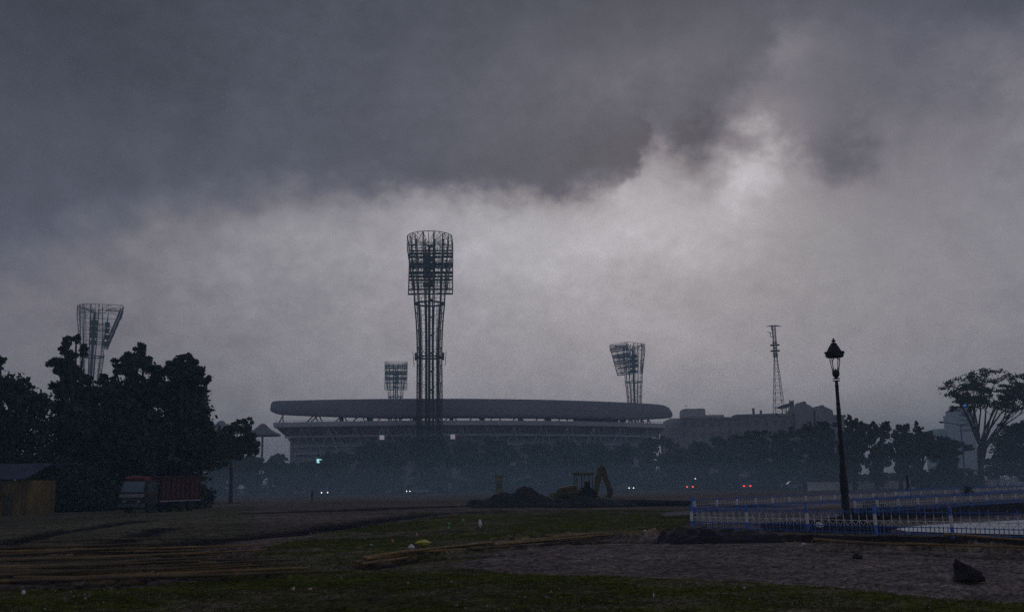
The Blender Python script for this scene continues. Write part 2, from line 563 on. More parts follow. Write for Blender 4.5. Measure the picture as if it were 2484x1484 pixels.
def build_ground():
    ny, nx = 1050, 620
    yy = 3.0 * (1430 / 3.0) ** (np.linspace(0, 1, ny) ** .92)
    tt = np.linspace(-1, 1, nx)
    Y = np.repeat(yy[:, None], nx, 1)
    X = tt[None, :] * (5 + .72 * Y)
    fade = np.clip(1 - (Y - 60) / 120, 0, 1)
    H = vnoise(X, Y, 6, 1) * .10 + vnoise(X, Y, 1.8, 2) * .03 + vnoise(X, Y, .6, 3) * .010
    jx = X + vnoise(X, Y, .7, 11) * .5 + vnoise(X, Y, .15, 12) * .3
    jy = Y + vnoise(X, Y, .9, 13) * .9 + vnoise(X, Y, .2, 14) * .5
    H = H * fade
    col = np.zeros(X.shape + (3,))
    field = np.array([.20, .155, .135])
    grass = np.array([.086, .092, .020])
    straw_lit = np.array([.34, .235, .10])
    dirt = np.array([.195, .155, .148])
    mud_shade = np.array([.022, .018, .024])
    pale = np.array([.32, .28, .30])
    n_big = vnoise(X, Y, 9, 21)[..., None]
    n_mid = vnoise(X, Y, 1.6, 22)[..., None]
    n_fine = vnoise(X, Y, .22, 23)[..., None]
    rnd = (np.random.RandomState(5).rand(*X.shape) - .5)[..., None]
    col[:] = field
    col = col * (1 + .5 * n_big + .5 * n_mid)

    def lay(mask, c):
        nonlocal col
        m = mask[..., None]
        col = col * (1 - m) + (c * (1 + .5 * n_big + .45 * n_mid)) * m
    lay(pip(jx, jy, LEFTF) * .75, np.array([.13, .12, .070]))
    g = pip(jx, jy, GRASS[0]) * 1.0
    gm = g * np.clip(.85 + 1.1 * vnoise(X, Y, 3.2, 31) + .8 * vnoise(X, Y, .6, 32), .3, 1)
    lay(gm, grass)
    lay(pip(jx, jy, PATH) * .95, dirt)
    for d in DARKS:
        lay(pip(jx, jy, d) * .92, mud_shade)
    for d in PALE:
        lay(pip(jx, jy, d) * .9, pale)
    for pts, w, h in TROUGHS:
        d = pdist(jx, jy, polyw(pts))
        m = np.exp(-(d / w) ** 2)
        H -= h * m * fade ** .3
        lay(np.clip(m * 1.35 - .15, 0, 1) * .93, mud_shade)  # mud, with the shade below ridges and poles painted into the same dark
    for pts, w, h in RIDGES:
        pl = polyw(pts)
        d = pdist(jx, jy, pl)
        m = np.exp(-(d / w) ** 2)
        H += h * m * (1 + .8 * vnoise(X, Y, .8, 41))
        lay(.45 * np.clip(m * 1.6 - .75 + 1.3 * vnoise(X, Y, .4, 42) + .7 * vnoise(X, Y, 2.1, 43), 0, 1) * .8, straw_lit)  # dry straw, with light on the crests painted into its colour
    zone = pip(jx, jy, polyw([(-300, 1334), (350, 1334), (650, 1344), (640, 1396), (300, 1424), (-300, 1436)]))
    lay(zone * np.clip(.35 + 1.3 * vnoise(X * .35, Y, .5, 51), 0, .9), mud_shade * 1.2)
    lay(zone * np.clip(-.1 + 1.5 * vnoise(X * .3, Y, .6, 52), 0, .6), straw_lit * .6)
    H += zone * vnoise(X * .3, Y, .5, 53) * .16
    col = col * (1 + .35 * n_fine + 1.2 * rnd * np.clip(1.3 - Y[..., None] / 120, .25, 1))
    col = np.clip(col, .006, .8)
    pud = pip(X, Y, PUDDLE)
    H = np.where(pud, -.06 + .3 * np.minimum(H, 0), H)
    V = np.stack([X, Y, H], -1).reshape(-1, 3)
    idx = np.arange(nx * ny).reshape(ny, nx)
    F = np.stack([idx[:-1, :-1], idx[:-1, 1:], idx[1:, 1:], idx[1:, :-1]], -1).reshape(-1, 4)
    m = bpy.data.materials.new('field_soil')
    m.use_nodes = True
    nt = m.node_tree
    b = nt.nodes['Principled BSDF']
    b.inputs['Roughness'].default_value = .95
    b.inputs['Specular IOR Level'].default_value = 0.0
    at_ = nt.nodes.new('ShaderNodeAttribute')
    at_.attribute_name = 'soil'
    tc = nt.nodes.new('ShaderNodeTexCoord')
    n = nt.nodes.new('ShaderNodeTexNoise')
    n.inputs['Scale'].default_value = 40
    n.inputs['Detail'].default_value = 6
    n.inputs['Roughness'].default_value = .75
    nt.links.new(tc.outputs['Object'], n.inputs['Vector'])
    n2 = nt.nodes.new('ShaderNodeTexNoise')
    n2.inputs['Scale'].default_value = 1.3
    n2.inputs['Detail'].default_value = 3
    n2.inputs['Roughness'].default_value = .8
    nt.links.new(tc.outputs['Object'], n2.inputs['Vector'])
    n3 = nt.nodes.new('ShaderNodeTexNoise')
    n3.inputs['Scale'].default_value = 30
    n3.inputs['Detail'].default_value = 6
    n3.inputs['Roughness'].default_value = .85
    nt.links.new(tc.outputs['Object'], n3.inputs['Vector'])
    mr3 = nt.nodes.new('ShaderNodeMapRange')
    mr3.inputs[1].default_value = .36
    mr3.inputs[2].default_value = .64
    mr3.inputs[3].default_value = .25
    mr3.inputs[4].default_value = 1.75
    nt.links.new(n3.outputs[0], mr3.inputs[0])
    cr = nt.nodes.new('ShaderNodeMix')
    cr.data_type = 'RGBA'
    cr.blend_type = 'MULTIPLY'
    cr.inputs[0].default_value = 1.0
    sc = nt.nodes.new('ShaderNodeVectorMath')
    sc.operation = 'SCALE'
    sc.inputs['Scale'].default_value = 2.0
    nt.links.new(n2.outputs[0], sc.inputs[0])
    nt.links.new(at_.outputs['Color'], cr.inputs[6])
    nt.links.new(sc.outputs[0], cr.inputs[7])
    s3 = nt.nodes.new('ShaderNodeVectorMath')
    s3.operation = 'SCALE'
    nt.links.new(cr.outputs[2], s3.inputs[0])
    nt.links.new(mr3.outputs[0], s3.inputs['Scale'])
    nt.links.new(s3.outputs[0], b.inputs['Base Color'])
    bp = nt.nodes.new('ShaderNodeBump')
    bp.inputs['Strength'].default_value = .35
    bp.inputs['Distance'].default_value = .02
    nt.links.new(n.outputs[0], bp.inputs['Height'])
    nt.links.new(bp.outputs[0], b.inputs['Normal'])
    o = npmesh('ground', V, F, m, smooth=True)
    ca = o.data.color_attributes.new('soil', 'FLOAT_COLOR', 'POINT')
    ca.data.foreach_set('color', np.concatenate([col.reshape(-1, 3), np.ones((nx * ny, 1))], 1).astype(np.float32).ravel())
    struct(o)
    MB().box(-1450, 1450, -1450, 1450, -.9, -.6).build('ground_beyond', mat('far_soil', (.10, .09, .08), .95, 0, .3, .05))['kind'] = 'structure'
    # puddle beyond the railing: its sky reflection painted as a pale blue sheet
    wm_ = mat('puddle_sky_sheen', (.80, .86, 1.0), .55, 0, .3, 1.3)
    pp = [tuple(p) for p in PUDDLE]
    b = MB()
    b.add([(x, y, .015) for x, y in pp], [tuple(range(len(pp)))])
    struct(b.build('puddle_sheen', wm_))

    # loose stones and crumbs of earth
    rs = np.random.RandomState(19)
    n = 16000
    ys = 12 * (75 / 12) ** rs.rand(n)
    xs = (rs.rand(n) * 2 - 1) * (2 + .6 * ys)
    kp = (vnoise(xs, ys, 2.2, 71) + .7 * vnoise(xs, ys, .5, 72) > .12) & ~pip(xs, ys, PUDDLE)
    xs, ys = xs[kp], ys[kp]
    iy = np.clip(np.searchsorted(yy, ys), 0, ny - 1)
    ix = np.clip(((xs / (5 + .72 * ys) + 1) / 2 * (nx - 1)).astype(int), 0, nx - 1)
    zs0 = H[iy, ix]
    n = len(xs)
    rr = .008 + .03 * rs.rand(n) ** 4 + ys * .00025
    oct_ = np.array([(1, 0, 0), (-.9, .2, 0), (0, 1, .1), (.1, -1, 0), (0, 0, .8), (0, 0, -.6)])
    V = np.stack([xs, ys, zs0 + rr * .2], 1)[:, None, :] + oct_[None] * rr[:, None, None] * (.6 + .8 * rs.rand(n, 6, 1))
    of = np.array([(0, 2, 4), (2, 1, 4), (1, 3, 4), (3, 0, 4), (2, 0, 5), (1, 2, 5), (3, 1, 5), (0, 3, 5)])
    F = (np.arange(n)[:, None, None] * 6 + of[None]).reshape(-1, 3)
    o = npmesh('gravel', V.reshape(-1, 3), F, mat('loose_stone', (.24, .20, .185), .9, 0, .8, 3))
    tag(o, 'loose small stones and crumbs over the field', 'gravel', kind='stuff')

    # grass blades near the camera
    rs = np.random.RandomState(9)
    n = 130000
    yb = 9 * (55 / 9) ** (rs.rand(n) ** 1.0)
    xb = (rs.rand(n) * 2 - 1) * (2 + .62 * yb)
    d = vnoise(xb, yb, 1.4, 61) + .6 * vnoise(xb, yb, .35, 62)
    keep = pip(xb, yb, GRASS[0]) & (d > -.12) & ~pip(xb, yb, PATH)
    ridge = np.zeros(n, bool)
    for pts, w, h in RIDGES:
        ridge |= pdist(xb, yb, polyw(pts)) < w * 1.2
    keep |= ridge & (rs.rand(n) < .6)
    fl = pdist(xb, yb, np.array([tuple(gp(1679, 1283))[:2], tuple(gp(2560, 1311))[:2]])) < .28
    keep |= fl
    keep |= (rs.rand(n) < .05)
    ridge |= fl
    keep &= ~pip(xb, yb, PUDDLE)
    xb, yb, ridge = xb[keep], yb[keep], ridge[keep]
    # ground height under each blade, from the grid
    iy = np.clip(np.searchsorted(yy, yb), 0, ny - 1)
    ix = np.clip(((xb / (5 + .72 * yb) + 1) / 2 * (nx - 1)).astype(int), 0, nx - 1)
    zb = H[iy, ix] - .01
    n = len(xb)
    h = (.03 + .07 * rs.rand(n) ** 2) * np.where(ridge, 1.5, 1)
    w = .006 + .008 * rs.rand(n) + yb * .0001
    a = rs.rand(n) * 2 * math.pi
    lx, ly = (rs.rand(n) - .5) * h * 1.2, (rs.rand(n) - .5) * h * 1.2
    V = np.empty((n, 3, 3))
    V[:, 0] = np.stack([xb - np.cos(a) * w, yb - np.sin(a) * w, zb], 1)
    V[:, 1] = np.stack([xb + np.cos(a) * w, yb + np.sin(a) * w, zb], 1)
    V[:, 2] = np.stack([xb + lx, yb + ly, zb + h], 1)
    gmats = mat('grass_blade', (.105, .112, .024), .8, 0, .6, 1.5, spec=0.0)
    o = npmesh('grass', V.reshape(-1, 3), np.arange(n * 3).reshape(-1, 3), gmats)
    tag(o, 'short patchy grass over the near field and berms', 'grass', kind='stuff')


build_ground()


# ------------------------------------------------------------------ trees
def leaves(lobes, n, size, seed, flat=1.0, core=.45, clump=.17, dens=70):
    """leaf faces gathered in clumps inside ellipsoid lobes: (centre, rx, ry, rz)"""
    rs = np.random.RandomState(seed)
    vol = np.array([l[1] * l[3] for l in lobes]) ** 1.0
    vol /= vol.sum()
    P = []
    for (c, rx, ry, rz), v in zip(lobes, vol):
        k = max(30, int(n * v))
        nc = max(8, int(k / dens))
        d = rs.randn(nc, 3)
        d /= np.linalg.norm(d, axis=1)[:, None]
        r = core + (1 - core) * rs.rand(nc) ** .6
        cc = d * r[:, None]
        s = clump * (.55 + .9 * rs.rand(nc))
        w = rs.randint(0, nc, k)
        p = cc[w] + rs.randn(k, 3) * s[w][:, None] * np.array([1, 1, .8])
        P.append(np.array(c)[None] + p * np.array([rx, ry, rz])[None])
    P = np.concatenate(P)
    k = len(P)
    a = rs.randn(k, 3)
    a /= np.linalg.norm(a, axis=1)[:, None]
    b = rs.randn(k, 3)
    b -= a * (a * b).sum(1)[:, None]
    b /= np.linalg.norm(b, axis=1)[:, None]
    s = size * (.45 + rs.rand(k) * .9)
    a = a * s[:, None]
    b = b * (s * (.4 + .4 * rs.rand(k)))[:, None]
    V = np.stack([P - a, P - b, P + a, P + b], 1).reshape(-1, 3)
    return V, np.arange(k * 4).reshape(-1, 4)


def tree(name, label, Y, base_x, lobes_px, n=9000, size=.35, m=0, seed=1, group=None, trunk_r=.3, depth=1.0, jit=2.5, ground_z=0.0, clump=.17, core=.45):
    rnd = random.Random(seed)
    bx = at(base_x, 1170, Y).x
    t = thing(name, label, 'tree', (bx, Y, ground_z), 0, group)
    L = []
    for (x, y, rx, ry) in lobes_px:
        yy_ = Y + rnd.uniform(-jit, jit)
        c = at(x, y, yy_)
        k = yy_ / FD * 1.01
        L.append(((c.x - bx, c.y - Y, c.z - ground_z), rx * k, max(rx, ry * .8) * k * depth, ry * k))
    V, F = leaves(L, int(n * (.8 if Y < 100 else 1)), size, seed, core=.3 if Y < 100 else core, clump=clump * (1.15 if Y < 100 else 1), dens=120 if Y < 100 else 100)
    V[:, 2] = np.maximum(V[:, 2], .02)
    npmesh('crown', V, F, leafm[m], t)
    b = MB()
    zmin = min(l[0][2] - l[3] for l in L)
    zt = max(2.0, zmin + .5 * (max(l[0][2] for l in L) - zmin) * .5)
    top = Vector((rnd.uniform(-.4, .4), 0, zt))
    b.path([(0, 0, -.3), (.05, 0, zt * .4), tuple(top)], [trunk_r * 1.3, trunk_r, trunk_r * .8], 8)
    for l in L:
        c = Vector(l[0])
        mid = top.lerp(c, .5) + Vector((rnd.uniform(-.4, .4), rnd.uniform(-.4, .4), .3))
        b.path([top - Vector((0, 0, .3)), mid, c, c + Vector((rnd.uniform(-.3, .3) * l[1], 0, l[3] * .5))],
               [trunk_r * .55, trunk_r * .36, trunk_r * .2, trunk_r * .07], 5)
        for _ in range(5):
            d = Vector((rnd.uniform(-1, 1) * l[1], rnd.uniform(-1, 1) * l[2], rnd.uniform(-.4, .9) * l[3])) * .8
            b.tube(c, c + d, trunk_r * .13, trunk_r * .04, 4)
    b.build('trunk', barkm, t)
    return t


G1 = 'dark trees behind the parked truck'
tree('broadleaf_tree', 'rounded black tree at the left edge, above the yellow shed', 92, 20,
     [(-90, 960, 80, 60), (-20, 955, 60, 50), (45, 950, 55, 45), (85, 985, 32, 45), (60, 1040, 55, 55), (-10, 1050, 85, 65), (-90, 1060, 90, 80),
      (2, 872, 14, 15), (-20, 900, 26, 18), (40, 1110, 75, 60), (-60, 1130, 90, 60)], 30000, .26, 0, 11, G1, .4)
tree('tall_tree', 'tall narrow black tree with tufted top beside the leftmost floodlight tower', 97, 180,
     [(163, 825, 15, 14), (157, 843, 14, 14), (185, 822, 9, 10), (140, 872, 24, 16), (170, 868, 20, 16), (202, 850, 11, 14), (150, 900, 22, 17), (176, 898, 22, 22),
      (160, 930, 28, 24), (200, 930, 26, 20), (175, 965, 38, 30), (165, 1010, 32, 36), (200, 1040, 60, 50), (170, 1100, 55, 55),
      (230, 960, 20, 22), (170, 1145, 70, 35)], 30000, .24, 0, 12, G1, .42, clump=.15)
tree('broadleaf_tree', 'broad black tree with pointed crown between the two other tall trees', 99, 330,
     [(338, 844, 18, 11), (322, 862, 26, 14), (352, 868, 18, 16), (300, 880, 24, 14), (282, 900, 12, 8), (330, 900, 38, 26), (372, 905, 24, 24), (262, 925, 20, 16),
      (250, 955, 26, 22), (310, 950, 56, 40), (370, 960, 50, 40), (300, 1020, 70, 60), (350, 1060, 80, 60), (270, 1090, 75, 60), (340, 1135, 90, 45)],
     42000, .25, 0, 13, G1, .45, clump=.15)
tree('broadleaf_tree', 'big black tree with ragged right side standing over the truck', 97, 440,
     [(446, 868, 20, 13), (430, 885, 24, 15), (470, 878, 16, 14), (410, 905, 22, 18), (450, 910, 34, 22), (482, 905, 16, 16), (440, 950, 48, 30), (470, 935, 12, 10), (497, 925, 13, 8),
      (492, 945, 10, 7), (505, 918, 8, 6), (450, 990, 50, 38), (482, 1010, 26, 24), (500, 1035, 20, 28), (450, 1050, 60, 50), (415, 1110, 70, 50), (482, 1090, 40, 45),
      (440, 1148, 50, 28)], 42000, .25, 0, 14, G1, .45, clump=.15)
tree('small_tree', 'small dark tree leaning right, between the black trees and the tent canopy', 125, 560,
     [(600, 1022, 14, 8), (582, 1034, 18, 12), (605, 1045, 16, 16), (556, 1052, 20, 18), (530, 1060, 18, 22), (580, 1065, 26, 22), (612, 1078, 14, 18), (545, 1092, 28, 24),
      (585, 1095, 24, 20), (520, 1110, 30, 26), (622, 1092, 8, 8)], 12000, .26, 0, 15, None, .22)

# undergrowth behind the truck
for i, (x, y, rx, ry, Y, lb) in enumerate([
        (150, 1178, 120, 78, 90, 'dark undergrowth bush right of the yellow shed'),
        (265, 1185, 80, 72, 99, 'dark undergrowth bush left of the truck cab'),
        (430, 1170, 70, 38, 98, 'dark undergrowth bush behind the truck bed')]):
    c = at(x, y, Y)
    k = Y / FD
    V, F = leaves([((0, 0, ry * k * .6), rx * k, 2.5, ry * k), ((rx * k * .4, 0, ry * k * .5), rx * k * .7, 2, ry * k * .8)], 9000, .22, 60 + i)
    V[:, 2] = np.maximum(V[:, 2], 0)
    o = npmesh('bush', V, F, leafm[0])
    o.location = (c.x, Y, 0)
    tag(o, lb, 'bush', 'dark undergrowth behind the truck')


def mid_lobes(xc, top, hw, bottom, seed):   # a rounded crown of overlapping boughs
    r = random.Random(seed)
    h = bottom - top
    L = []
    for i in range(4):
        L.append((xc + r.uniform(-.45, .45) * hw, top + h * r.uniform(.16, .24) + 2, hw * r.uniform(.32, .45), h * .15))
    for i in range(5):
        L.append((xc + r.uniform(-.65, .65) * hw, top + h * r.uniform(.3, .55), hw * r.uniform(.35, .5), h * .2))
    for i in range(4):
        L.append((xc + r.uniform(-.6, .6) * hw, top + h * r.uniform(.6, .85), hw * r.uniform(.4, .5), h * .18))
    return L


G2 = 'trees along the road in front of the stadium'
ORD = ['first', 'second', 'third', 'fourth', 'fifth', 'sixth', 'seventh', 'eighth', 'ninth', 'tenth', 'eleventh', 'twelfth']
mid = [(525, 1108, 48, 205), (600, 1112, 46, 212), (672, 1122, 40, 230), (745, 1122, 46, 228), (815, 1102, 50, 232), (888, 1078, 50, 228), (955, 1062, 52, 224), (1042, 1060, 62, 226),
       (1135, 1070, 52, 228), (1210, 1066, 52, 226), (1300, 1078, 52, 230), (1375, 1072, 50, 228)]
for i, (x, top, hw, Y) in enumerate(mid):
    tree('roadside_tree', 'hazy rounded roadside tree, %s from the left in front of the stadium' % ORD[i], Y - 14 if i % 3 == 1 else Y + 6, x,
         mid_lobes(x, top - 8, hw * 1.0, 1176, 100 + i), 10000, .42, 2 if i % 2 else 1, 100 + i, G2, .35)
mid2 = [(1448, 1074, 48, 222, 'hazy tree behind the backhoe boom'), (1520, 1082, 46, 216, 'hazy tree just right of the backhoe, below the stadium roof end'),
        (1582, 1062, 34, 235, 'sparse hazy tree under the right end of the stadium'),
        (1640, 1084, 46, 206, 'hazy tree above the left red tail light'), (1702, 1072, 48, 204, 'hazy tree below the white penthouse'),
        (1768, 1056, 52, 200, 'domed hazy tree between the two red tail lights'), (1836, 1046, 50, 196, 'domed hazy tree directly below the rooftop chimneys'),
        (1902, 1062, 46, 190, 'hazy tree below the lattice radio mast'), (1975, 1064, 48, 185, 'hazy tree below the tall curved gable'),
        (2022, 1046, 44, 180, 'hazy tree immediately left of the black street lamp pole')]
for i, (x, top, hw, Y, lb) in enumerate(mid2):
    tree('roadside_tree', lb, Y, x, mid_lobes(x, top - 6, hw * 1.02, 1172, 140 + i), 10000 if i != 2 else 3500, .38, 2 if i % 2 else 1, 140 + i, G2, .35)
G3 = 'darker trees behind the white wall'
right = [(2072, 1004, 40, 158, 'dark tree with see-through edge immediately right of the lamp pole'), (2125, 1010, 46, 160, 'tallest dark tree right of the lamp pole, flat topped'),
         (2185, 1028, 46, 162, 'dark tree behind the short leaning bollard post'), (2238, 1032, 44, 160, 'dark tree with one thin twig rising from its top'),
         (2292, 1056, 44, 160, 'lower dark tree ending the group, beside the double arm street light')]
for i, (x, top, hw, Y, lb) in enumerate(right):
    L = mid_lobes(x, top - 6 + (i % 2) * 8, hw * .95, 1182, 170 + i)
    L = [(a_, b2_, c_ * .82, d_ * .85) for a_, b2_, c_, d_ in L]
    if i == 4:
        L += [(2322, 1078, 20, 9), (2345, 1086, 16, 6), (2318, 1104, 22, 12)]
    if i == 3:
        L += [(2224, 1030, 4, 7), (2224, 1040, 9, 7)]
    tree('dark_tree', lb, Y, x, L, 11000, .30, 0, 170 + i, G3, .3, clump=.14)
tree('edge_tree', 'large dark tree filling the right edge, its crown sloping down to the left', 172, 2490,
     [(2500, 1045, 50, 26), (2455, 1052, 26, 22), (2440, 1085, 32, 28), (2490, 1090, 60, 40), (2425, 1120, 30, 28), (2470, 1135, 50, 28), (2550, 1100, 60, 60), (2410, 1145, 24, 14)],
     16000, .34, 1, 190, None, .4)
tree('small_tree', 'tiny pale tree between tent canopy pole and stadium', 330, 673, [(672, 1108, 12, 10), (684, 1114, 12, 8), (660, 1116, 10, 8)], 1500, .5, 2, 191, None, .2)
tree('small_tree', 'sparse pale tree in the gap between stadium and old building', 240, 1610,
     [(1600, 1062, 12, 9), (1612, 1072, 18, 12), (1628, 1080, 18, 12), (1594, 1078, 16, 14)], 1500, .34, 1, 192, None, .2)
tree('small_tree', 'small round dark tree on a thin trunk at right', 175, 2421, [(2421, 1107, 9, 9), (2421, 1114, 7, 6)], 900, .25, 0, 193, None, .1)


def branchy(b, p, d, length, r, depth, rnd, tips, spread=.5, up=.15, nseg=3, kids=3):
    pts = [p.copy()]
    rs = [r]
    q = p.copy()
    dd = d.normalized()
    for i in range(nseg):
        dd = (dd + Vector((rnd.uniform(-1, 1), rnd.uniform(-1, 1), rnd.uniform(-.6, 1))) * .16 + Vector((0, 0, up))).normalized()
        q = q + dd * length / nseg
        pts.append(q.copy())
        rs.append(r * (1 - .45 * (i + 1) / nseg))
    b.path(pts, rs, 6 if r > .08 else 4)
    if depth == 0:
        tips.append(q)
        return
    for i in range(kids):
        s = Vector((rnd.uniform(-1, 1), rnd.uniform(-1, 1), rnd.uniform(-.3, .7)))
        branchy(b, q, (dd + s * spread), length * rnd.uniform(.6, .85), rs[-1] * .7, depth - 1, rnd, tips, spread, up, nseg, kids)
    if rnd.random() < .6:
        tips.append(pts[1])


def umbrella_tree():
    Y = 164.0
    base = at(2379, 1172, Y)
    t = thing('umbrella_tree', 'tall umbrella shaped tree with bare forked limbs and thin flat crown', 'tree', (base.x, Y, 0))
    rnd = random.Random(7)
    k = Y / FD
    b = MB()

    def loc(x, y, dy=0.0):
        p = at(x, y, Y + dy)
        return Vector((p.x - base.x, p.y - Y, p.z))
    trunk_top = loc(2377, 1082)
    b.path([(0, 0, -.2), loc(2380, 1140), loc(2378, 1108), trunk_top], [.62, .5, .46, .42], 10)
    tips = []
    # main limbs rising and fanning out to the flat crown
    targets = [(2318, 950, -3), (2335, 938, 2), (2352, 985, -1), (2360, 935, 3), (2380, 925, -3), (2398, 932, 1), (2412, 920, 4), (2430, 940, -2),
               (2452, 932, 2), (2470, 950, -3), (2488, 958, 1), (2440, 985, 3), (2328, 965, 4), (2500, 975, -1), (2345, 928, -4), (2465, 925, 5)]
    for (x, y, dy) in targets[::3] + targets[1::3] + targets[8:15:6]:
        e = loc(x, y + 12, dy)
        f = .25 + rnd.random() * .25
        start = trunk_top if rnd.random() < .6 else loc(2378, 1100)
        ex = e.x - start.x
        m1 = start + Vector((ex * .22, dy * .2, (e.z - start.z) * .30))
        m2 = start + Vector((ex * .52, dy * .6, (e.z - start.z) * .64))
        b.path([start, m1 + Vector((rnd.uniform(-.3, .3), 0, 0)), m2, e], [.24, .17, .11, .05], 6)
        for q in (m2, m2.lerp(e, .5), e):
            for _ in range(3):
                branchy(b, q, Vector((rnd.uniform(-1, 1) + ex * .08, rnd.uniform(-.8, .8), rnd.uniform(.2, 1))), 1.5, .05, 1, rnd, tips, .7, .05, 3, 3)
    b.build('trunk', barkm, t)
    tips = [q for q in tips if q.z > loc(2380, 1002).z]
    L = [((q.x, q.y, q.z), .5 + rnd.random() * .35, .6, .22 + rnd.random() * .12) for q in tips if rnd.random() < .85]
    V, F = leaves(L, 2600, .19, 77, core=.1, clump=.4)
    npmesh('crown', V, F, leafm[0], t)
    # the leaning tree beside it
    t2 = thing('leaning_tree', 'thin bare tree leaning right beside the umbrella tree', 'tree', (base.x + .6, Y + 1.5, 0))
    b = MB()
    tips = []

    def l2(x, y, dy=0.0):
        p = at(x, y, Y + 1.5 + dy)
        return Vector((p.x - base.x - .6, p.y - Y - 1.5, p.z))
    b.path([(0, 0, -.2), l2(2384, 1120), l2(2392, 1085), l2(2415, 1052), l2(2440, 1020), l2(2452, 1000)], [.3, .26, .22, .2, .16, .11], 7)
    for (x, y) in ((2452, 1000), (2440, 1020), (2425, 1040)):
        for _ in range(3):
            branchy(b, l2(x, y), Vector((rnd.uniform(.1, 1), rnd.uniform(-.6, .6), rnd.uniform(.3, 1))), 2.6, .08, 2, rnd, tips, .5, .1)
    b.build('trunk', barkm, t2)
    L = [((q.x, q.y, q.z), .5, .5, .3) for q in tips if rnd.random() < .6]
    V, F = leaves(L, 1800, .2, 78, core=.1, clump=.4)
    npmesh('crown', V, F, leafm[0], t2)


umbrella_tree()


def bare_tree(x, top, Y, seed, label, leafn, h_px):
    base = at(x, 1172, Y)
    t = thing('bare_tree', label, 'tree', (base.x, Y, 0))
    b = MB()
    rnd = random.Random(seed)
    tips = []
    hgt = at(x, top, Y).z
    b.path([(0, 0, -.2), (.1, 0, hgt * .18), (.0, 0, hgt * .36)], [.3, .25, .2], 7)
    for i in range(6):
        a = i * 1.05 + rnd.random()
        branchy(b, Vector((0, 0, hgt * .34)), Vector((math.cos(a) * .9, math.sin(a) * .9, 1)), hgt * .26, .12, 3, rnd, tips, .55, .12, 3, 3)
    b.build('trunk', barkm, t)
    L = [((q.x, q.y, q.z), .45, .45, .3) for q in tips if rnd.random() < .5]
    V, F = leaves(L, leafn, .2, seed, core=.1, clump=.4)
    npmesh('crown', V, F, leafm[0], t)


bare_tree(1948, 1046, 176, 21, 'bare twiggy tree in front of the tall curved gable', 1300, 0)
bare_tree(2006, 1036, 172, 22, 'bare twiggy tree just left of the lamp pole, taller', 1500, 0)
bare_tree(1880, 1050, 178, 23, 'bare twiggy tree in front of the old building below the mast', 1100, 0)

# dense hedges closing the view under the roadside trees
for i, (xa, xb_, yh, Y, lb) in enumerate([(490, 900, 1146, 222, 'long hazy hedge under the roadside trees, left of the tallest tower'),
                                       (900, 1360, 1160, 224, 'long hazy hedge under the roadside trees, behind the soil heaps'),
                                       (1360, 1700, 1156, 220, 'hazy hedge under the roadside trees behind the backhoe'),
                                       (1700, 2050, 1152, 206, 'hazy hedge under the roadside trees left of the lamp pole'),
                                       (2040, 2340, 1149, 172, 'dark hedge behind the white wall, right of the lamp pole')]):
    A_, B_ = at(xa, 1172, Y), at(xb_, 1172, Y)
    hh = at((xa + xb_) / 2, yh, Y).z
    rs_ = np.random.RandomState(500 + i)
    L = [((u * (B_.x - A_.x), rs_.uniform(-1.5, 1.5), hh * .45), 2.6, 2.0, hh * rs_.uniform(.45, .68)) for u in np.linspace(0, 1, int((B_.x - A_.x) / 2.6))]
    V, F = leaves(L, 13000, .34, 510 + i)
    V[:, 2] = np.maximum(V[:, 2], 0)
    o = npmesh('hedge', V, F, leafm[1])
    o.location = (A_.x, Y, 0)
    tag(o, lb, 'hedge', 'hedges under the roadside trees')

# rough low plants by the wall
for i, (x, y) in enumerate([(2322, 1140), (2338, 1134), (2356, 1138), (2312, 1150)]):
    Y = 158
    p = at(x, 1172, Y)
    hgt = at(x, y, Y).z
    t = thing('young_palm', ['leftmost', 'second', 'tallest right hand', 'shortest front'][i if i else 0] + ' young palm in the row left of the umbrella tree trunk' if i else
              'second tallest young palm with drooping fronds behind the white wall', 'palm', (p.x, Y, 0), 0, 'young palms behind the white wall')
    b = MB()
    b.tube((0, 0, 0), (0, 0, hgt * .55), .12, .09, 6)
    b.build('trunk', barkm, t)
    f = MB()
    rnd = random.Random(300 + i)
    for j in range(9):
        a = j * .7 + rnd.random() * .3
        pts = []
        for s in range(6):
            u = s / 5
            pts.append(Vector((math.cos(a) * u * 1.5, math.sin(a) * u * 1.5, hgt * .55 + hgt * .5 * math.sin(u * 2.3) * .9)))
        for s in range(5):
            w = .16 * math.sin(math.pi * (s + .6) / 6) + .04
            n_ = Vector((-math.sin(a), math.cos(a), 0)) * w
            f.add([pts[s] - n_ + Vector((0, 0, -.06)), pts[s], pts[s + 1], pts[s + 1] - n_ + Vector((0, 0, -.06))], [(0, 1, 2, 3)])
            f.add([pts[s] + n_ + Vector((0, 0, -.06)), pts[s], pts[s + 1], pts[s + 1] + n_ + Vector((0, 0, -.06))], [(3, 2, 1, 0)])
    f.build('fronds', leafm[1], t)

# ------------------------------------------------------------------ floodlight towers
TY = 250.0
T0 = at(1042, 1100, TY)
TOPZ = zat(T0.x, TY, 574)


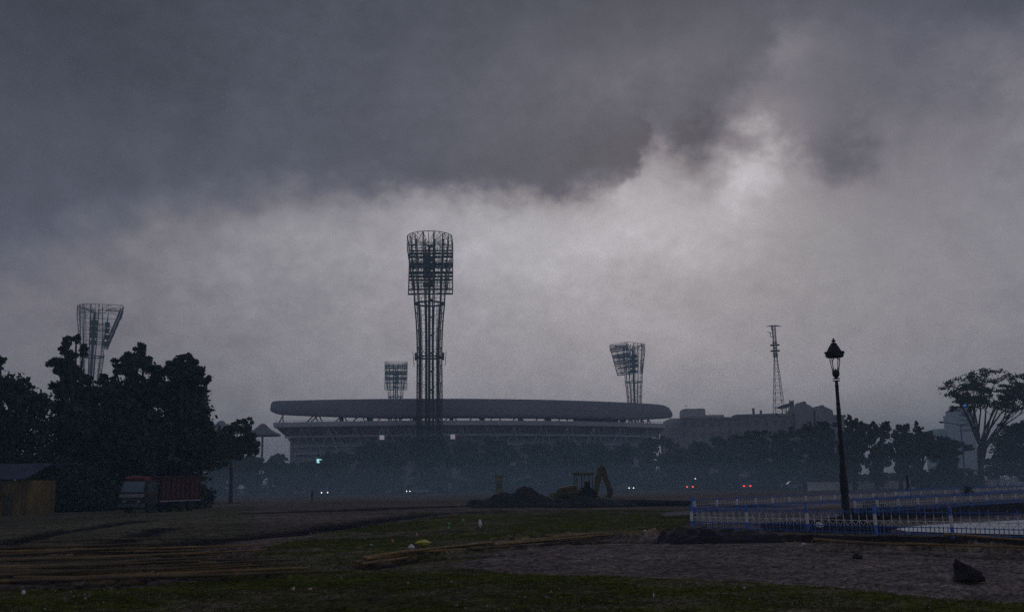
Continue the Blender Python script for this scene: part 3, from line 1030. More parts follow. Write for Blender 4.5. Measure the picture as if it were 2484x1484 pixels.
def build_tower():
    t = thing('floodlight_tower', 'tallest lattice floodlight tower, black, standing in front of the stadium', 'floodlight tower', (T0.x, TY, 0), 0,
              'lattice floodlight towers around the stadium')
    # local +y faces the pitch
    zf = lambda yd: zat(T0.x, TY, yd)
    z_head0, z_bal, z_pl = zf(715), zf(868), zf(738)
    r0, r1, r2 = 3.25, 4.0, 5.1

    def rad(z):
        if z < z_bal:
            return r0 + .15 * (1 - z / z_bal)
        if z < z_pl:
            u = (z - z_bal) / (z_pl - z_bal)
            return r0 + (r1 - r0) * u ** 2.2
        return r1 + (r2 - r1) * ((z - z_pl) / (TOPZ - z_pl)) ** 1.1

    def pt(a, z, k=1.0):
        r = rad(z) * k
        x, y = math.cos(a) * r, math.sin(a) * r
        if z > z_pl:                        # flat towards the pitch
            u = (z - z_pl) / (TOPZ - z_pl)
            y = min(y, 3.6 - 1.2 * u)
        return Vector((x, y, z))
    NA = 12
    zs = list(np.linspace(0, z_pl, 22)) + list(np.linspace(z_pl, TOPZ, 8))[1:]
    for i in range(NA):
        a = 2 * math.pi * (i + .5) / NA
        b = MB()
        b.path([pt(a, z) for z in zs], .15, 6)
        b.path([pt(a, z, .86) for z in zs if z < z_pl + 1], .09, 5)
        br = b
        for j in range(len(zs) - 1):
            a0, a1 = 2 * math.pi * (i + .5) / NA, 2 * math.pi * (i + 1.5) / NA
            if zs[j] < z_pl + .1:
                if i % 2 == j % 2:
                    br.tube(pt(a0, zs[j], .9), pt(a1, zs[j + 1], .9), .05, n=4)
                br.tube(pt(a0, zs[j], .93), pt(a1, zs[j], .93), .05, n=4)
            else:
                br.tube(pt(a0, zs[j]), pt(a1, zs[j]), .05, n=4)
                if j % 2 == i % 2 and zs[j] > zf(618):
                    br.tube(pt(a0, zs[j]), pt(a1, zs[j + 1]), .06, n=4)
        b.build('leg', steel, t)
    # core lift shaft with landings
    zc = zf(598)
    co = MB()
    co.box(-.4, .25, -.4, .4, 0, zc)
    for z in np.arange(3, zc, 3.2):
        co.box(-1.2, -.5, -.5, .5, z, z + .12)
        co.tube((-1.2, -.45, z), (-.6, -.45, z + 3.2), .05, n=4)
    for s in (-1.0, .85):
        for q in (-.6, .6):
            co.tube((s, q, 0), (s, q, zc), .06, n=5)
    for z in np.arange(2, zc, 4.7):
        co.box(.2, .9, -.3, .3, z, z + .4)
    co.build('core_shaft', steel, t)
    st = MB()
    for j, z in enumerate(np.arange(1, z_pl, .28)):
        a = j * .35
        p = Vector((1.75 + .45 * math.cos(a), .45 * math.sin(a), z))
        st.tube((1.75, 0, z), p, .04, n=4)
    st.tube((1.75, 0, 0), (1.75, 0, z_pl), .06, n=5)
    st.build('spiral_stair', steel, t)
    for z, k, hgt in ((z_bal, 1.10, 1.1), (z_pl, 1.0, 1.0), (z_pl * .28, 1.0, .5)):
        pf = MB()
        n = 24
        r = rad(z) * k
        for i in range(n):
            a0, a1 = 2 * math.pi * i / n, 2 * math.pi * (i + 1) / n
            p0, p1 = Vector((math.cos(a0) * r, math.sin(a0) * r, z)), Vector((math.cos(a1) * r, math.sin(a1) * r, z))
            q0, q1 = p0 * 1, p1 * 1
            q0.x, q0.y, q1.x, q1.y = p0.x * .78, p0.y * .78, p1.x * .78, p1.y * .78
            dz = Vector((0, 0, .3))
            pf.add([p0, p1, q1, q0, p0 + dz, p1 + dz, q1 + dz, q0 + dz],
                   [(3, 2, 1, 0), (4, 5, 6, 7), (0, 1, 5, 4), (2, 3, 7, 6)])
            up = Vector((0, 0, hgt))
            pf.tube(p0 + up, p1 + up, .05, n=4)
            pf.tube(p0, p0 + up, .04, n=4)
        pf.build('platform', steel, t)
    # box arms at the balcony
    for s in (-1, 1):
        ar = MB()
        x = s * (rad(z_bal) * 1.16)
        ar.box(min(x, x - s * .55), max(x, x - s * .55), -.8, .8, z_bal - .5, z_bal + 1.3)
        ar.tube((s * (rad(z_bal) * 1.32), 0, z_bal + 1.8), (s * (rad(z_bal) * 1.22), 0, z_bal - 2.2), .1, n=4)
        ar.build('cable_box', steel, t)
    # head: D shaped ring with roof spokes
    hd = MB()
    zt = TOPZ
    ztl = [zf(y) for y in (606, 638, 660, 676, 690)]
    n = 12
    ring = [Vector((-5.9, 9.2, zt)), Vector((-5.9, 4.5, zt))] + [Vector((5.9 * math.cos(math.pi + math.pi * i / n), 5.9 * math.sin(math.pi + math.pi * i / n), zt)) for i in range(n + 1)] + [Vector((5.9, 4.5, zt)), Vector((5.9, 9.2, zt))]
    for i in range(len(ring) - 1):
        hd.tube(ring[i], ring[i + 1], .1, n=5)
    hd.tube(ring[0], ring[-1], .1, n=5)
    for i, p in enumerate(ring):
        hd.tube(p, (0, .5, zt - 2.6), .06, n=4)
        hd.tube(p, p + Vector((0, 0, -3.2)), .08, n=4)
        if i < len(ring) - 1 and i % 2:
            hd.tube(p, ring[i + 1] + Vector((0, 0, -3.2)), .06, n=4)
        elif i < len(ring) - 1:
            hd.tube(p + Vector((0, 0, -3.2)), ring[i + 1], .06, n=4)
        if i < len(ring) - 1:
            hd.tube(p + Vector((0, 0, -3.2)), ring[i + 1] + Vector((0, 0, -3.2)), .08, n=4)
    hd.tube((-5.9, 9.2, zt), (5.9, 9.2, zt - 3.2), .06, n=4)
    hd.tube((5.9, 9.2, zt), (-5.9, 9.2, zt - 3.2), .06, n=4)
    zlo = zf(700)
    for i, p in enumerate(ring[1:-1]):
        lo = lambda v, z: Vector((v.x, v.y, z)) if v.y > 4.6 else Vector((v.x * (1 - .26 * (zt - z) / (zt - zlo)), v.y * (1 - .26 * (zt - z) / (zt - zlo)), z))
        hd.tube(p + Vector((0, 0, -3.2)), lo(p, zlo), .09 if 0 < i < len(ring) - 3 else .16, n=4)
        if i < len(ring) - 3:
            q = ring[i + 2]
            for zq in (zf(618), zf(637), zf(657), zf(677), zlo):
                hd.tube(lo(p, zq), lo(q, zq), .07, n=4)
            if i % 2:
                hd.tube(lo(p, zf(637)), lo(q, zf(657)), .05, n=4)
                hd.tube(lo(p, zf(677)), lo(q, zlo), .05, n=4)
    hd.build('head_ring', steel, t)
    for j, z in enumerate((zf(632), zf(652), zf(672), zf(694))):
        w = MB()
        w.box(-5.7, 5.7, 3.6, 5.2, z, z + .16)
        w.tube((-4, 0, z), (-5, 4, z), .12, n=4)
        w.tube((4, 0, z), (5, 4, z), .12, n=4)
        w.box(-1.7, -.4, -1.2, 1.3, z - .1, z + (1.7 if j < 3 else .8))
        w.box(-.39, 1.0, -.8, 1.3, z - .1, z + (.9 if j < 3 else 1.2))
        w.tube((-5.7, 3.6, z + 1), (5.7, 3.6, z + 1), .05, n=4)
        w.tube((0, 1.2, z), (0, 3.7, z), .2, n=4)
        w.build('walkway', steel, t)
    # lamp panel, its top leaning out towards the pitch
    pn = MB()
    z0, z1 = zat(T0.x, TY + 5, 714), TOPZ - .6
    yb_, yt_ = 4.8, 9.4

    def pp(x, z, o=0.0):
        u = (z - z0) / (z1 - z0)
        return Vector((x, yb_ + (yt_ - yb_) * u + o, z))
    cols = np.linspace(-5.85, 5.85, 15)
    rows = np.linspace(z0, z1, 14)
    for x in cols:
        pn.tube(pp(x, z0), pp(x, z1), .07 if x not in (cols[0], cols[-1]) else .2, n=4)
    for j, z in enumerate(rows):
        pn.tube(pp(cols[0], z), pp(cols[-1], z), .08 if j % 4 else .2, n=4)
    for x in cols[::2]:
        pn.tube(pp(x, z0, -.9), pp(x, z1, -.9), .07, n=4)
        for j in range(0, 13, 2):
            pn.tube(pp(x, rows[j], -.9), pp(x, rows[j + 1]), .05, n=4)
    for z in rows[::3]:
        pn.tube(pp(cols[0], z, -.9), pp(cols[-1], z, -.9), .08, n=4)
    for j in range(0, 13, 2):
        for i in range(0, 14, 2):
            pn.tube(pp(cols[i], rows[j]), pp(cols[min(i + 1, 14)], rows[min(j + 1, 13)]), .035, n=4)
    for s in (-5.85, -2.9, 0, 2.9, 5.85):
        for z in (z0 + .2, (z0 + z1) / 2, z1 - .2):
            pn.tube(pp(s, z), (s * .6, 3.6, z), .08, n=4)
    panel = pn.build('lamp_panel', steel, t)
    lm = MB()
    lm.lathe([(.10, -.28), (.26, -.2), (.38, .05), (.40, .1)], 10)
    for v in range(len(lm.v)):
        x, y, z = lm.v[v]
        lm.v[v] = (x, z, -y - .05 * z)
    first = None
    for j in (4.4, 5.3, 7.1, 8.0, 9.9, 10.8):
        for i in range(14):
            z = z0 + (j + .5) * (z1 - z0) / 13
            p = pp((cols[i] + cols[i + 1]) / 2, z, .15)
            if first is None:
                first = lm.build('lamp', lampm, panel, smooth=True)
                o = first
            else:
                o = first.copy()
                C.objects.link(o)
                o.parent = panel
            o.location = p
    return t


CEN = Vector((-43, 388))


def face(x, y):
    return math.atan2(CEN.y - y, CEN.x - x) - math.pi / 2


tower = build_tower()
tower.rotation_euler = (0, 0, R(2))
for (xt, yt, lb, rr) in ((1534, 836, 'smaller lattice floodlight tower behind the right end of the stadium roof', None),
                         (960, 882, 'smallest and palest floodlight tower rising behind the middle of the stadium roof', None),
                         (231, 744, 'hazy floodlight tower at far left behind the tall dark trees', None)):
    d = ray(xt, yt)
    Y = (TOPZ - CAM_H) / (d.z / d.y)
    p = at(xt, yt, Y)
    dup(tower, (p.x, Y, 0), face(p.x, Y), lb)


# ------------------------------------------------------------------ stadium
SR = 130.0


def phi_of(xd, yd, r):
    """angle on the stand's circle seen at photo column xd, height row yd"""
    best, bp = 1e9, 0
    for i in range(-500, 1100):
        ph = i * .001
        X, Y = CEN.x + r * math.sin(ph), CEN.y - r * math.cos(ph)
        z = 20
        x = proj((X, Y, z))[0]
        if abs(x - xd) < best:
            best, bp = abs(x - xd), ph
    return bp


def rp(ph, r, z):
    return Vector((CEN.x + r * math.sin(ph), CEN.y - r * math.cos(ph), z))


PM = phi_of(1150, 0, SR)
XM, YM = CEN.x + SR * math.sin(PM), CEN.y - SR * math.cos(PM)
zr = lambda yd: zat(XM, YM, yd)


def loft(levels, rin_list, m, name, parent, nseg=90, endround=0.0):
    """levels: (z, phi_left, phi_right, r_outer, r_inner)"""
    b = MB()
    vs = []
    N = 2 * (nseg + 1)
    for (z, a, c, ro, ri) in levels:
        zz = z if callable(z) else (lambda u, z=z: z)
        for i in range(nseg + 1):
            u = i / nseg
            ph = a + (c - a) * u
            vs.append(rp(ph, ro, zz(u)))
        for i in range(nseg, -1, -1):
            u = i / nseg
            ph = a + (c - a) * u
            vs.append(rp(ph, ri, zz(u)))
    fs = []
    for l in range(len(levels) - 1):
        for i in range(N):
            fs.append((l * N + i, l * N + (i + 1) % N, (l + 1) * N + (i + 1) % N, (l + 1) * N + i))
    for l in (0, len(levels) - 1):
        for i in range(nseg):
            q = (l * N + i, l * N + i + 1, l * N + N - 2 - i, l * N + N - 1 - i)
            fs.append(q if l else q[::-1])
    b.add(vs, fs)
    return b.build(name, m, parent)


def build_stadium():
    t = thing('stadium', 'long curved concrete stadium with sweeping solid roof fascia and open slit below it', 'stadium', (0, 0, 0))
    z_t, z_b = zr(966), zr(1011.5)
    al, ar_ = phi_of(655, 0, SR), phi_of(1632, 0, SR)
    e = lambda n: n / 130.0
    dz = z_t - z_b

    def bot(lift):
        def f(u):
            k = max(0, 1 - u / .22) * 1.0 + max(0, 1 - (1 - u) / .16) * .7
            return z_b + lift + k ** 1.4 * 1.3
        return f
    levels = [(bot(0), al + e(8), ar_ - e(7), SR - 3.5, SR - 4.5), (bot(.2), al + e(1.5), ar_ - e(.6), SR - .5, SR - 5),
              (bot(.8), al + e(.3), ar_ + e(.2), SR - .2, SR - 6), (z_b + dz * .5, al, ar_, SR, SR - 8),
              (z_b + dz * .8, al + e(.15), ar_ - e(1.5), SR - .05, SR - 16), (z_b + dz * .93, al + e(.4), ar_ - e(3.5), SR - .15, SR - 30),
              (z_t - .1, al + e(1.0), ar_ - e(7), SR - .35, SR - 32), (z_t, al + e(1.6), ar_ - e(9), SR - .9, SR - 31)]
    loft(levels, None, roofm, 'roof', t)
    L = [(1019.6, 664, 1607, 131.0), (1021, 663.5, 1611, 131.4), (1031, 665, 1614, 131.6), (1033, 668, 1613, 131.2)]
    P = [(zr(y), phi_of(a, 0, r), phi_of(b_, 0, r), r, 118) for (y, a, b_, r) in L][::-1]
    loft(P, None, concm, 'parapet', t)
    L = [(1033.4, 672, 1608, 130.6), (1051, 694, 1596, 127.0)]
    P = [(zr(y), phi_of(a, 0, r), phi_of(b_, 0, r), r, 110) for (y, a, b_, r) in L][::-1]
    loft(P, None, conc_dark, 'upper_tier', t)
    L = [(1051.4, 690, 1597, 129.2), (1056, 693, 1594, 129.2)]
    P = [(zr(y), phi_of(a, 0, r), phi_of(b_, 0, r), r, 110) for (y, a, b_, r) in L][::-1]
    loft(P, None, concm, 'ledge', t)
    L = [(1056.4, 699, 1590, 126.0), (1066, 707, 1584, 124.5), (1110, 709, 1580, 124.5)]
    P = [(zr(y), phi_of(a, 0, r), phi_of(b_, 0, r), r, 110) for (y, a, b_, r) in L][::-1]
    P[0] = (0.0,) + P[0][1:]
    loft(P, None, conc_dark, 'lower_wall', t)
    # short upper posts carrying the roof, with V struts
    zp, zrb = zr(1020), z_b + .6
    rnd = random.Random(4)
    xs = [678, 752, 762, 822, 866, 926, 980, 1040, 1090, 1150, 1200, 1255, 1310, 1365, 1420, 1475, 1525, 1562, 1578]
    for i, x in enumerate(xs):
        ph = phi_of(x, 0, 128)
        b = MB()
        w = .022 if i not in (0, 17, 18) else .008
        b.tube(rp(ph - w * .6, 127.5, zp - .5), rp(ph + w * .4, 126.5, zrb + 1), .2, n=6)
        b.tube(rp(ph + w * .9, 127.5, zp - .5), rp(ph + w * .2, 126.5, zrb + 1), .18, n=6)
        b.build('roof_strut', concm, t)
    # solid wall panels inside the slit
    for (a, c) in ((823, 832), (890, 904), (1000, 1022), (1092, 1100), (1168, 1176), (1260, 1268), (1325, 1337), (1395, 1500), (1508, 1518)):
        p0, p1 = phi_of(a, 0, 122), phi_of(c, 0, 122)
        b = MB()
        n = max(1, int((c - a) / 10))
        for i in range(n):
            q0, q1 = p0 + (p1 - p0) * i / n, p0 + (p1 - p0) * (i + 1) / n
            A = [rp(q0, 122, 0), rp(q1, 122, 0), rp(q1, 121, 0), rp(q0, 121, 0)]
            lo, hi = zr(1030), z_b + 2.4
            b.add([Vector((p.x, p.y, lo)) for p in A] + [Vector((p.x, p.y, hi)) for p in A],
                  [(0, 1, 5, 4), (2, 3, 7, 6), (4, 5, 6, 7), (1, 2, 6, 5), (3, 0, 4, 7)])
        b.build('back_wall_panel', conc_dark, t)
    # guard rail of thin uprights
    b = MB()
    a0, a1 = phi_of(667, 0, 131), phi_of(1608, 0, 131)
    for i in range(330):
        ph = a0 + (a1 - a0) * i / 329
        b.tube(rp(ph, 130.6, zr(1020)), rp(ph, 130.6, zr(1020) + .5 * (1 if i % 3 else 1.2)), .025, n=4)
    for i in range(90):
        p0, p1 = a0 + (a1 - a0) * i / 90, a0 + (a1 - a0) * (i + 1) / 90
        b.tube(rp(p0, 130.6, zr(1020) + .5), rp(p1, 130.6, zr(1020) + .5), .03, n=4)
    b.build('guard_rail', steel2, t)
    # raking frames below the upper tier
    i = 0
    for x in range(742, 1560, 62):
        ph = phi_of(x, 0, 128)
        b = MB()
        zz0, zz1 = zr(1118), zr(1036)
        b.tube(rp(ph, 131.3, zz1), rp(ph - .026, 127.3, zz0), .16, n=5)
        b.tube(rp(ph, 131.3, zz1), rp(ph + .026, 127.3, zz0), .16, n=5)
        b.tube(rp(ph + .01, 131.2, zz1), rp(ph + .05, 127.3, zz0), .14, n=5)
        b.tube(rp(ph, 127.3, zz0 + .2), rp(ph, 127.3, 0), .35, n=6)
        b.build('raking_frame', conc_light, t)
    glow = mat('opening_sky_glow', (.5, .5, .5), .5, 0, .05, 1, (.92, .85, .95), .24)  # openings in the stand: sky seen through them put in as a glow
    for x in (927, 1097):
        ph = phi_of(x, 0, 129)
        b = MB()
        z = zr(1064)
        w = .6 / 129
        A = [rp(ph - w, 129.6, z), rp(ph + w, 129.6, z), rp(ph + w, 129.6, z + 1.15), rp(ph - w, 129.6, z + 1.15)]
        B = [p + Vector((0, .3, 0)) for p in A]
        b.add(A + B, [(0, 1, 2, 3), (7, 6, 5, 4), (0, 4, 5, 1), (1, 5, 6, 2), (2, 6, 7, 3), (3, 7, 4, 0)])
        b.build('sky_opening', glow, t)
    # pale pier at the left end and entrance canopy slabs
    b = MB()
    ph = phi_of(711, 0, 125)
    b.tube(rp(ph, 126, 0), rp(ph, 126, zr(1060)), .35, n=8)
    b.build('end_pier', conc_light, t)
    for y in (1078, 1096):
        b = MB()
        a, c = phi_of(716, 0, 125.5), phi_of(1560, 0, 125.5)
        n = 60
        for i in range(n):
            p0, p1 = a + (c - a) * i / n, a + (c - a) * (i + 1) / n
            z = zr(y)
            q = [rp(p0, 126.2, z), rp(p1, 126.2, z), rp(p1, 124.6, z), rp(p0, 124.6, z)]
            b.add(q + [p + Vector((0, 0, .5)) for p in q], [(3, 2, 1, 0), (4, 5, 6, 7), (0, 1, 5, 4)])
        b.build('floor_band', concm, t)


build_stadium()

# bright billboard
Yb = 236
p = at(778, 1119, Yb)
t = thing('billboard', 'small brightly lit white and cyan billboard in front of the stadium', 'billboard', (p.x, Yb, 0))
k = Yb / FD
b = MB().box(-10.5 * k, 10.5 * k, 0, .4, p.z - 7.5 * k, p.z + 7.5 * k)
b.build('frame', steel, t)
m = mat('screen_cyan', (.1, .4, .5), .4, 0, .3, 1.2, (.45, .95, 1.0), 1.1)
b = MB()
b.add([(-9.6 * k, -.05, p.z - 6.6 * k), (5 * k, -.05, p.z - 6.6 * k), (9.4 * k, -.05, p.z + 6.5 * k), (-9.6 * k, -.05, p.z + 6.5 * k)], [(0, 1, 2, 3)])
b.build('screen', m, t)
b = MB()
for s in (-.6, .6):
    b.tube((s, .2, 0), (s, .2, p.z - 7 * k), .12, n=6)
b.build('post', steel, t)

# tent canopies left of the stadium
for i, (x, ya, yr, hw, yb_, Y, lb) in enumerate(((637, 1027, 1055, 44, 1108, 290, 'grey peaked fabric canopy on a pole at the left end of the stadium'),
                                            (536, 1020, 1049, 44, 1108, 296, 'grey peaked fabric canopy mostly hidden behind the dark trees'))):
    c = at(x, yr, Y)
    k = Y / FD
    za = zat(c.x, Y, ya)
    h = za - c.z
    t = thing('canopy', lb, 'canopy', (c.x, Y, 0), 0, 'peaked fabric canopies')
    b = MB()
    prof = [(.35, c.z + h), (.9, c.z + h * .93), (1.6, c.z + h * .72), (2.6, c.z + h * .45), (3.9, c.z + h * .24), (5.2, c.z + h * .08), (hw * k, c.z), (hw * k, c.z - .3), (hw * k * .5, c.z + .2)]
    b.lathe(prof, 16)
    b.build('fabric', tentm, t, smooth=True)
    b = MB().tube((0, 0, 0), (0, 0, za - .3), .34, .3, 10)
    b.build('pole', steel2, t)


# ------------------------------------------------------------------ buildings at right
def win_row(parent, xs, z, w, h, y, arch=False):
    for x in xs:
        MB().box(x - w / 2, x + w / 2, y - .06, y + .3, z, z + h).build('window', winm, parent)


Yq = 335
kq = Yq / FD
c0 = at(1643, 1170, Yq)
t = thing('old_building', 'long dark masonry building with curved gables behind the right hand trees', 'building', (c0.x, Yq, 0))
X = lambda xd, yd: (at(xd, yd, Yq).x - c0.x)
Z = lambda xd, yd: at(xd, yd, Yq).z
pts = [(1643, 1036), (1659, 1013), (1789, 1013), (1789, 1007), (1885, 1004), (1925, 1006), (2050, 1008)]
poly = [(X(a, 1036), Z(a, q)) for a, q in pts] + [(X(2050, 1036), 0), (X(1645, 1036), 0)]
MB().prism(poly, 0, 40).build('wall', bldg, t)
b = MB()
for (a, q), (c, q2) in zip(pts[1:], pts[2:]):
    if abs(a - c) < 2:
        continue
    z = Z(a, q)
    b.prism([(X(a, 1036) - .4, Z(a, q) - .5), (X(c, 1036) + .4, Z(c, q2) - .5), (X(c, 1036) + .4, Z(c, q2) + .25), (X(a, 1036) - .4, Z(a, q) + .25)], -.5, 6)
b.build('cornice', bldg, t)
for (gx, gy, hw, hy) in ((1953, 973, 25, 998), (1997, 982, 24, 1000)):
    cx = X(gx, 1036)
    zt_, zb_ = Z(gx, gy), Z(gx, hy)
    w = hw * kq
    h = zt_ - zb_
    out = [(-w, 0), (-w, .18 * h), (-w * .82, .36 * h), (-w * .45, .62 * h), (-w * .22, .72 * h), (-w * .16, .9 * h), (0, h), (w * .16, .9 * h), (w * .22, .72 * h), (w * .45, .62 * h),
           (w * .82, .36 * h), (w, .18 * h), (w, 0)]
    MB().prism([(cx + a, zb_ + q) for a, q in out] + [(cx + w, zb_ - 6), (cx - w, zb_ - 6)], -1.0, 8).build('gable', bldg, t)
for (gx, ya, yb2) in ((1836, 988, 1006), (1854, 993, 1006)):
    MB().box(X(gx, 1036) - .35, X(gx, 1036) + .35, 3, 3.8, Z(gx, yb2) - 1, Z(gx, ya)).build('chimney', bldg, t)
win_row(t, [X(1660 + 22 * i, 1036) for i in range(17)], Z(1700, 1034), 1.3, 1.7, 0)
win_row(t, [X(1660 + 22 * i, 1036) for i in range(17)], Z(1700, 1060), 1.3, 1.9, 0)

Yp = 385
c1 = at(1686, 1000, Yp)
t = thing('pale_building', 'pale building with flat penthouse rising behind the old dark building', 'building', (c1.x, Yp, 0))
kp = Yp / FD
zr_ = lambda y: at(1686, y, Yp).z
MB().box(-25 * kp, 25 * kp, 0, 12, zr_(1013), zr_(993)).build('penthouse', bldg_l, t)
MB().box(-24 * kp, 24 * kp, 1, 11, zr_(993), zr_(990)).build('roof', bldg_l, t)
MB().box(-58 * kp, 71 * kp, .5, 22, 0, zr_(1013) - .02).build('wall', bldg_l, t)
MB().box(25.2 * kp, 71 * kp, 1, 16, zr_(1013), zr_(1006)).build('parapet', bldg_l, t)
red = mat('red_lamp', (.5, .05, .04), .4, 0, .1, 1, (1, .35, .3), .8)
for dx in (-4, 4):
    MB().tube((dx * kp, 3, zr_(990)), (dx * kp, 3, zr_(988)), .2, n=8).build('rooftop_lamp', red, t)
Ys = 375
c2 = at(1636, 1060, Ys)
t = thing('pale_annex', 'pale stepped block at the left end of the old building, by the stadium', 'building', (c2.x, Ys, 0))
ks = Ys / FD
za = lambda y: at(1636, y, Ys).z
MB().prism([(-10 * ks, 0), (10 * ks, 0), (10 * ks, za(1019)), (6 * ks, za(1019)), (-9 * ks, za(1028)), (-10 * ks, za(1031))], 0, 14).build('wall', bldg_l, t)
MB().box(-13 * ks, 10 * ks, -1.2, -.02, za(1066), za(1064)).build('balcony', bldg_l, t)

# lattice radio mast on the roof
Ym = 345
cm = at(1890, 1000, Ym)
t = thing('radio_mast', 'slender lattice radio mast on the old building roof', 'mast', (cm.x, Ym, 0))
zm = lambda y: zat(cm.x, Ym, y)
b = MB()
zb0, zk, ztp = zm(1004), zm(868), zm(791)
hw = lambda z: .48 if z > zk else .48 + 1.25 * (zk - z) / (zk - zb0)
lev = list(np.linspace(zb0, zk, 9)) + list(np.linspace(zk, ztp, 14))[1:]
for sx in (-1, 1):
    for sy in (-1, 1):
        for z0_, z1_ in zip(lev[:-1], lev[1:]):
            b.tube((sx * hw(z0_), sy * hw(z0_), z0_), (sx * hw(z1_), sy * hw(z1_), z1_), .10, n=4)
for z0_, z1_ in zip(lev[:-1], lev[1:]):
    for (p, q) in (((-1, -1), (1, -1)), ((1, -1), (1, 1)), ((1, 1), (-1, 1)), ((-1, 1), (-1, -1))):
        b.tube((p[0] * hw(z0_), p[1] * hw(z0_), z0_), (q[0] * hw(z1_), q[1] * hw(z1_), z1_), .06, n=4)
        b.tube((p[0] * hw(z1_), p[1] * hw(z1_), z1_), (q[0] * hw(z1_), q[1] * hw(z1_), z1_), .06, n=4)
b.build('lattice', steel, t)
for y, r in ((838, 1.7), (852, 1.7), (832, .9), (859, .95), (864, .95), (845, .8)):
    MB().lathe([(r, zm(y)), (r, zm(y) + .35)], 12).build('platform', steel, t)
b = MB()
b.prism([(-2.9, ztp - .05), (-.6, ztp + .35), (.9, ztp + .35), (3.3, ztp - .25), (.9, ztp - .1), (-.6, ztp - .15)], -.12, .12)
b.tube((-.8, 0, ztp), (-.8, 0, ztp - 1.6), .12, n=5)
b.build('antenna', steel, t)
b = MB()
z = zm(805)
b.prism([(-2.6, z + .2), (-.4, z - .4), (-.4, z - .6), (-1.6, z - .3)], -.1, .1)
b.tube((-1.5, 0, z - .2), (-1.2, 0, z - 1.9), .12, n=5)
b.tube((-1.2, 0, z - 1.8), (0, 0, z - 1.8), .1, n=5)
b.build('antenna', steel, t)
# rooftop dish platform
cd = at(1905, 985, Ym)
t = thing('rooftop_tank', 'dark rooftop dish and tank frame at the foot of the radio mast', 'rooftop equipment', (cd.x, Ym - 2, 0))
kk = Ym / FD
zz = lambda y: at(1905, y, Ym).z
b = MB()
b.prism([(-22 * kk, zz(988)), (-8 * kk, zz(982)), (10 * kk, zz(978)), (12 * kk, zz(984)), (0, zz(990)), (-14 * kk, zz(991))], 0, 3)
b.build('dish', steel, t)
b = MB()
for i in range(6):
    x = (12 + 3 * i) * kk * .6
    b.tube((x, 0, zz(1008)), (x, 0, zz(971 + (i * 7) % 5)), .14, n=4)
for y in (974, 979, 984):
    b.tube((6 * kk, 0, zz(y)), (18 * kk, 0, zz(y)), .14, n=4)
for x in (-10, 0, 6):
    b.tube((x * kk, 1, zz(986)), (x * kk, 1, zz(1008)), .2, n=4)
b.build('frame', steel, t)

# far tower block with blue sign
Yt = 620
ct = at(2342, 1000, Yt)
kt = Yt / FD
t = thing('tower_block', 'pale distant tower block with a glowing blue sign, behind the umbrella tree', 'building', (ct.x, Yt, 0))
zt2 = lambda y: at(2342, y, Yt).z
MB().box(-18 * kt, 20 * kt, 0, 22, 0, zt2(1003)).build('wall', bldg_l, t)
MB().box(-15 * kt, 18 * kt, 1, 20, zt2(1003), zt2(992)).build('penthouse', bldg_l, t)
blue = mat('blue_sign', (.02, .1, .6), .4, 0, .2, 1, (.10, .33, 1.0), .9)
b = MB()
b.prism([(-10 * kt, zt2(989)), (4 * kt, zt2(990)), (7 * kt, zt2(984)), (4 * kt, zt2(979)), (-3 * kt, zt2(977)), (-9 * kt, zt2(981))], -.6, -.1)
b.build('sign', blue, t)
MB().box(-8 * kt, 3 * kt, 0, 2, zt2(992) + .02, zt2(980)).build('sign_frame', steel2, t)
for yy_ in (1010, 1022, 1034, 1046):
    win_row(t, [(-14 + 5.5 * i) * kt for i in range(6)], zt2(yy_), 2.4, 1.6, 0)
Yt = 640
ct = at(2290, 1050, Yt)
t = thing('low_block', 'faint pale flat block on the skyline left of the double arm street light', 'building', (ct.x, Yt, 0))
kt = Yt / FD
zt3 = lambda y: at(2290, y, Yt).z
MB().box(-16 * kt, 14 * kt, 0, 20, 0, zt3(1042)).build('wall', bldg_l, t)
MB().box(-7 * kt, 4 * kt, 2, 14, zt3(1042) + .01, zt3(1039)).build('penthouse', bldg_l, t)

# ------------------------------------------------------------------ double arm street light
Y = 146
c = at(2341, 1150, Y)
t = thing('street_light', 'tall thin double arm street light left of the umbrella tree', 'street light', (c.x, Y, 0))
ztop = zat(c.x, Y, 1030)
kk = Y / FD
MB().tube((0, 0, 0), (0, 0, ztop), .12, .07, 8).build('pole', steel2, t)
b = MB()
b.path([(0, 0, ztop - .15), (-14 * kk, 0, ztop + 3 * kk), (-42 * kk, 0, ztop + 7 * kk)], .05, 6)
b.path([(0, 0, ztop - .15), (10 * kk, 0, ztop + 2 * kk), (30 * kk, 0, ztop + 7 * kk)], .05, 6)
b.build('arm', steel2, t)
for s, xx in ((-1, -44 * kk), (1, 32 * kk)):
    b = MB().lathe([(.05, -.45), (.2, -.3), (.26, 0), (.16, .35), (.05, .5)], 10)
    b.v = [(xx + z_ * -s, y_, ztop + 7 * kk + x_ * .6) for x_, y_, z_ in b.v]
    b.build('lamp_head', steel, t, smooth=True)

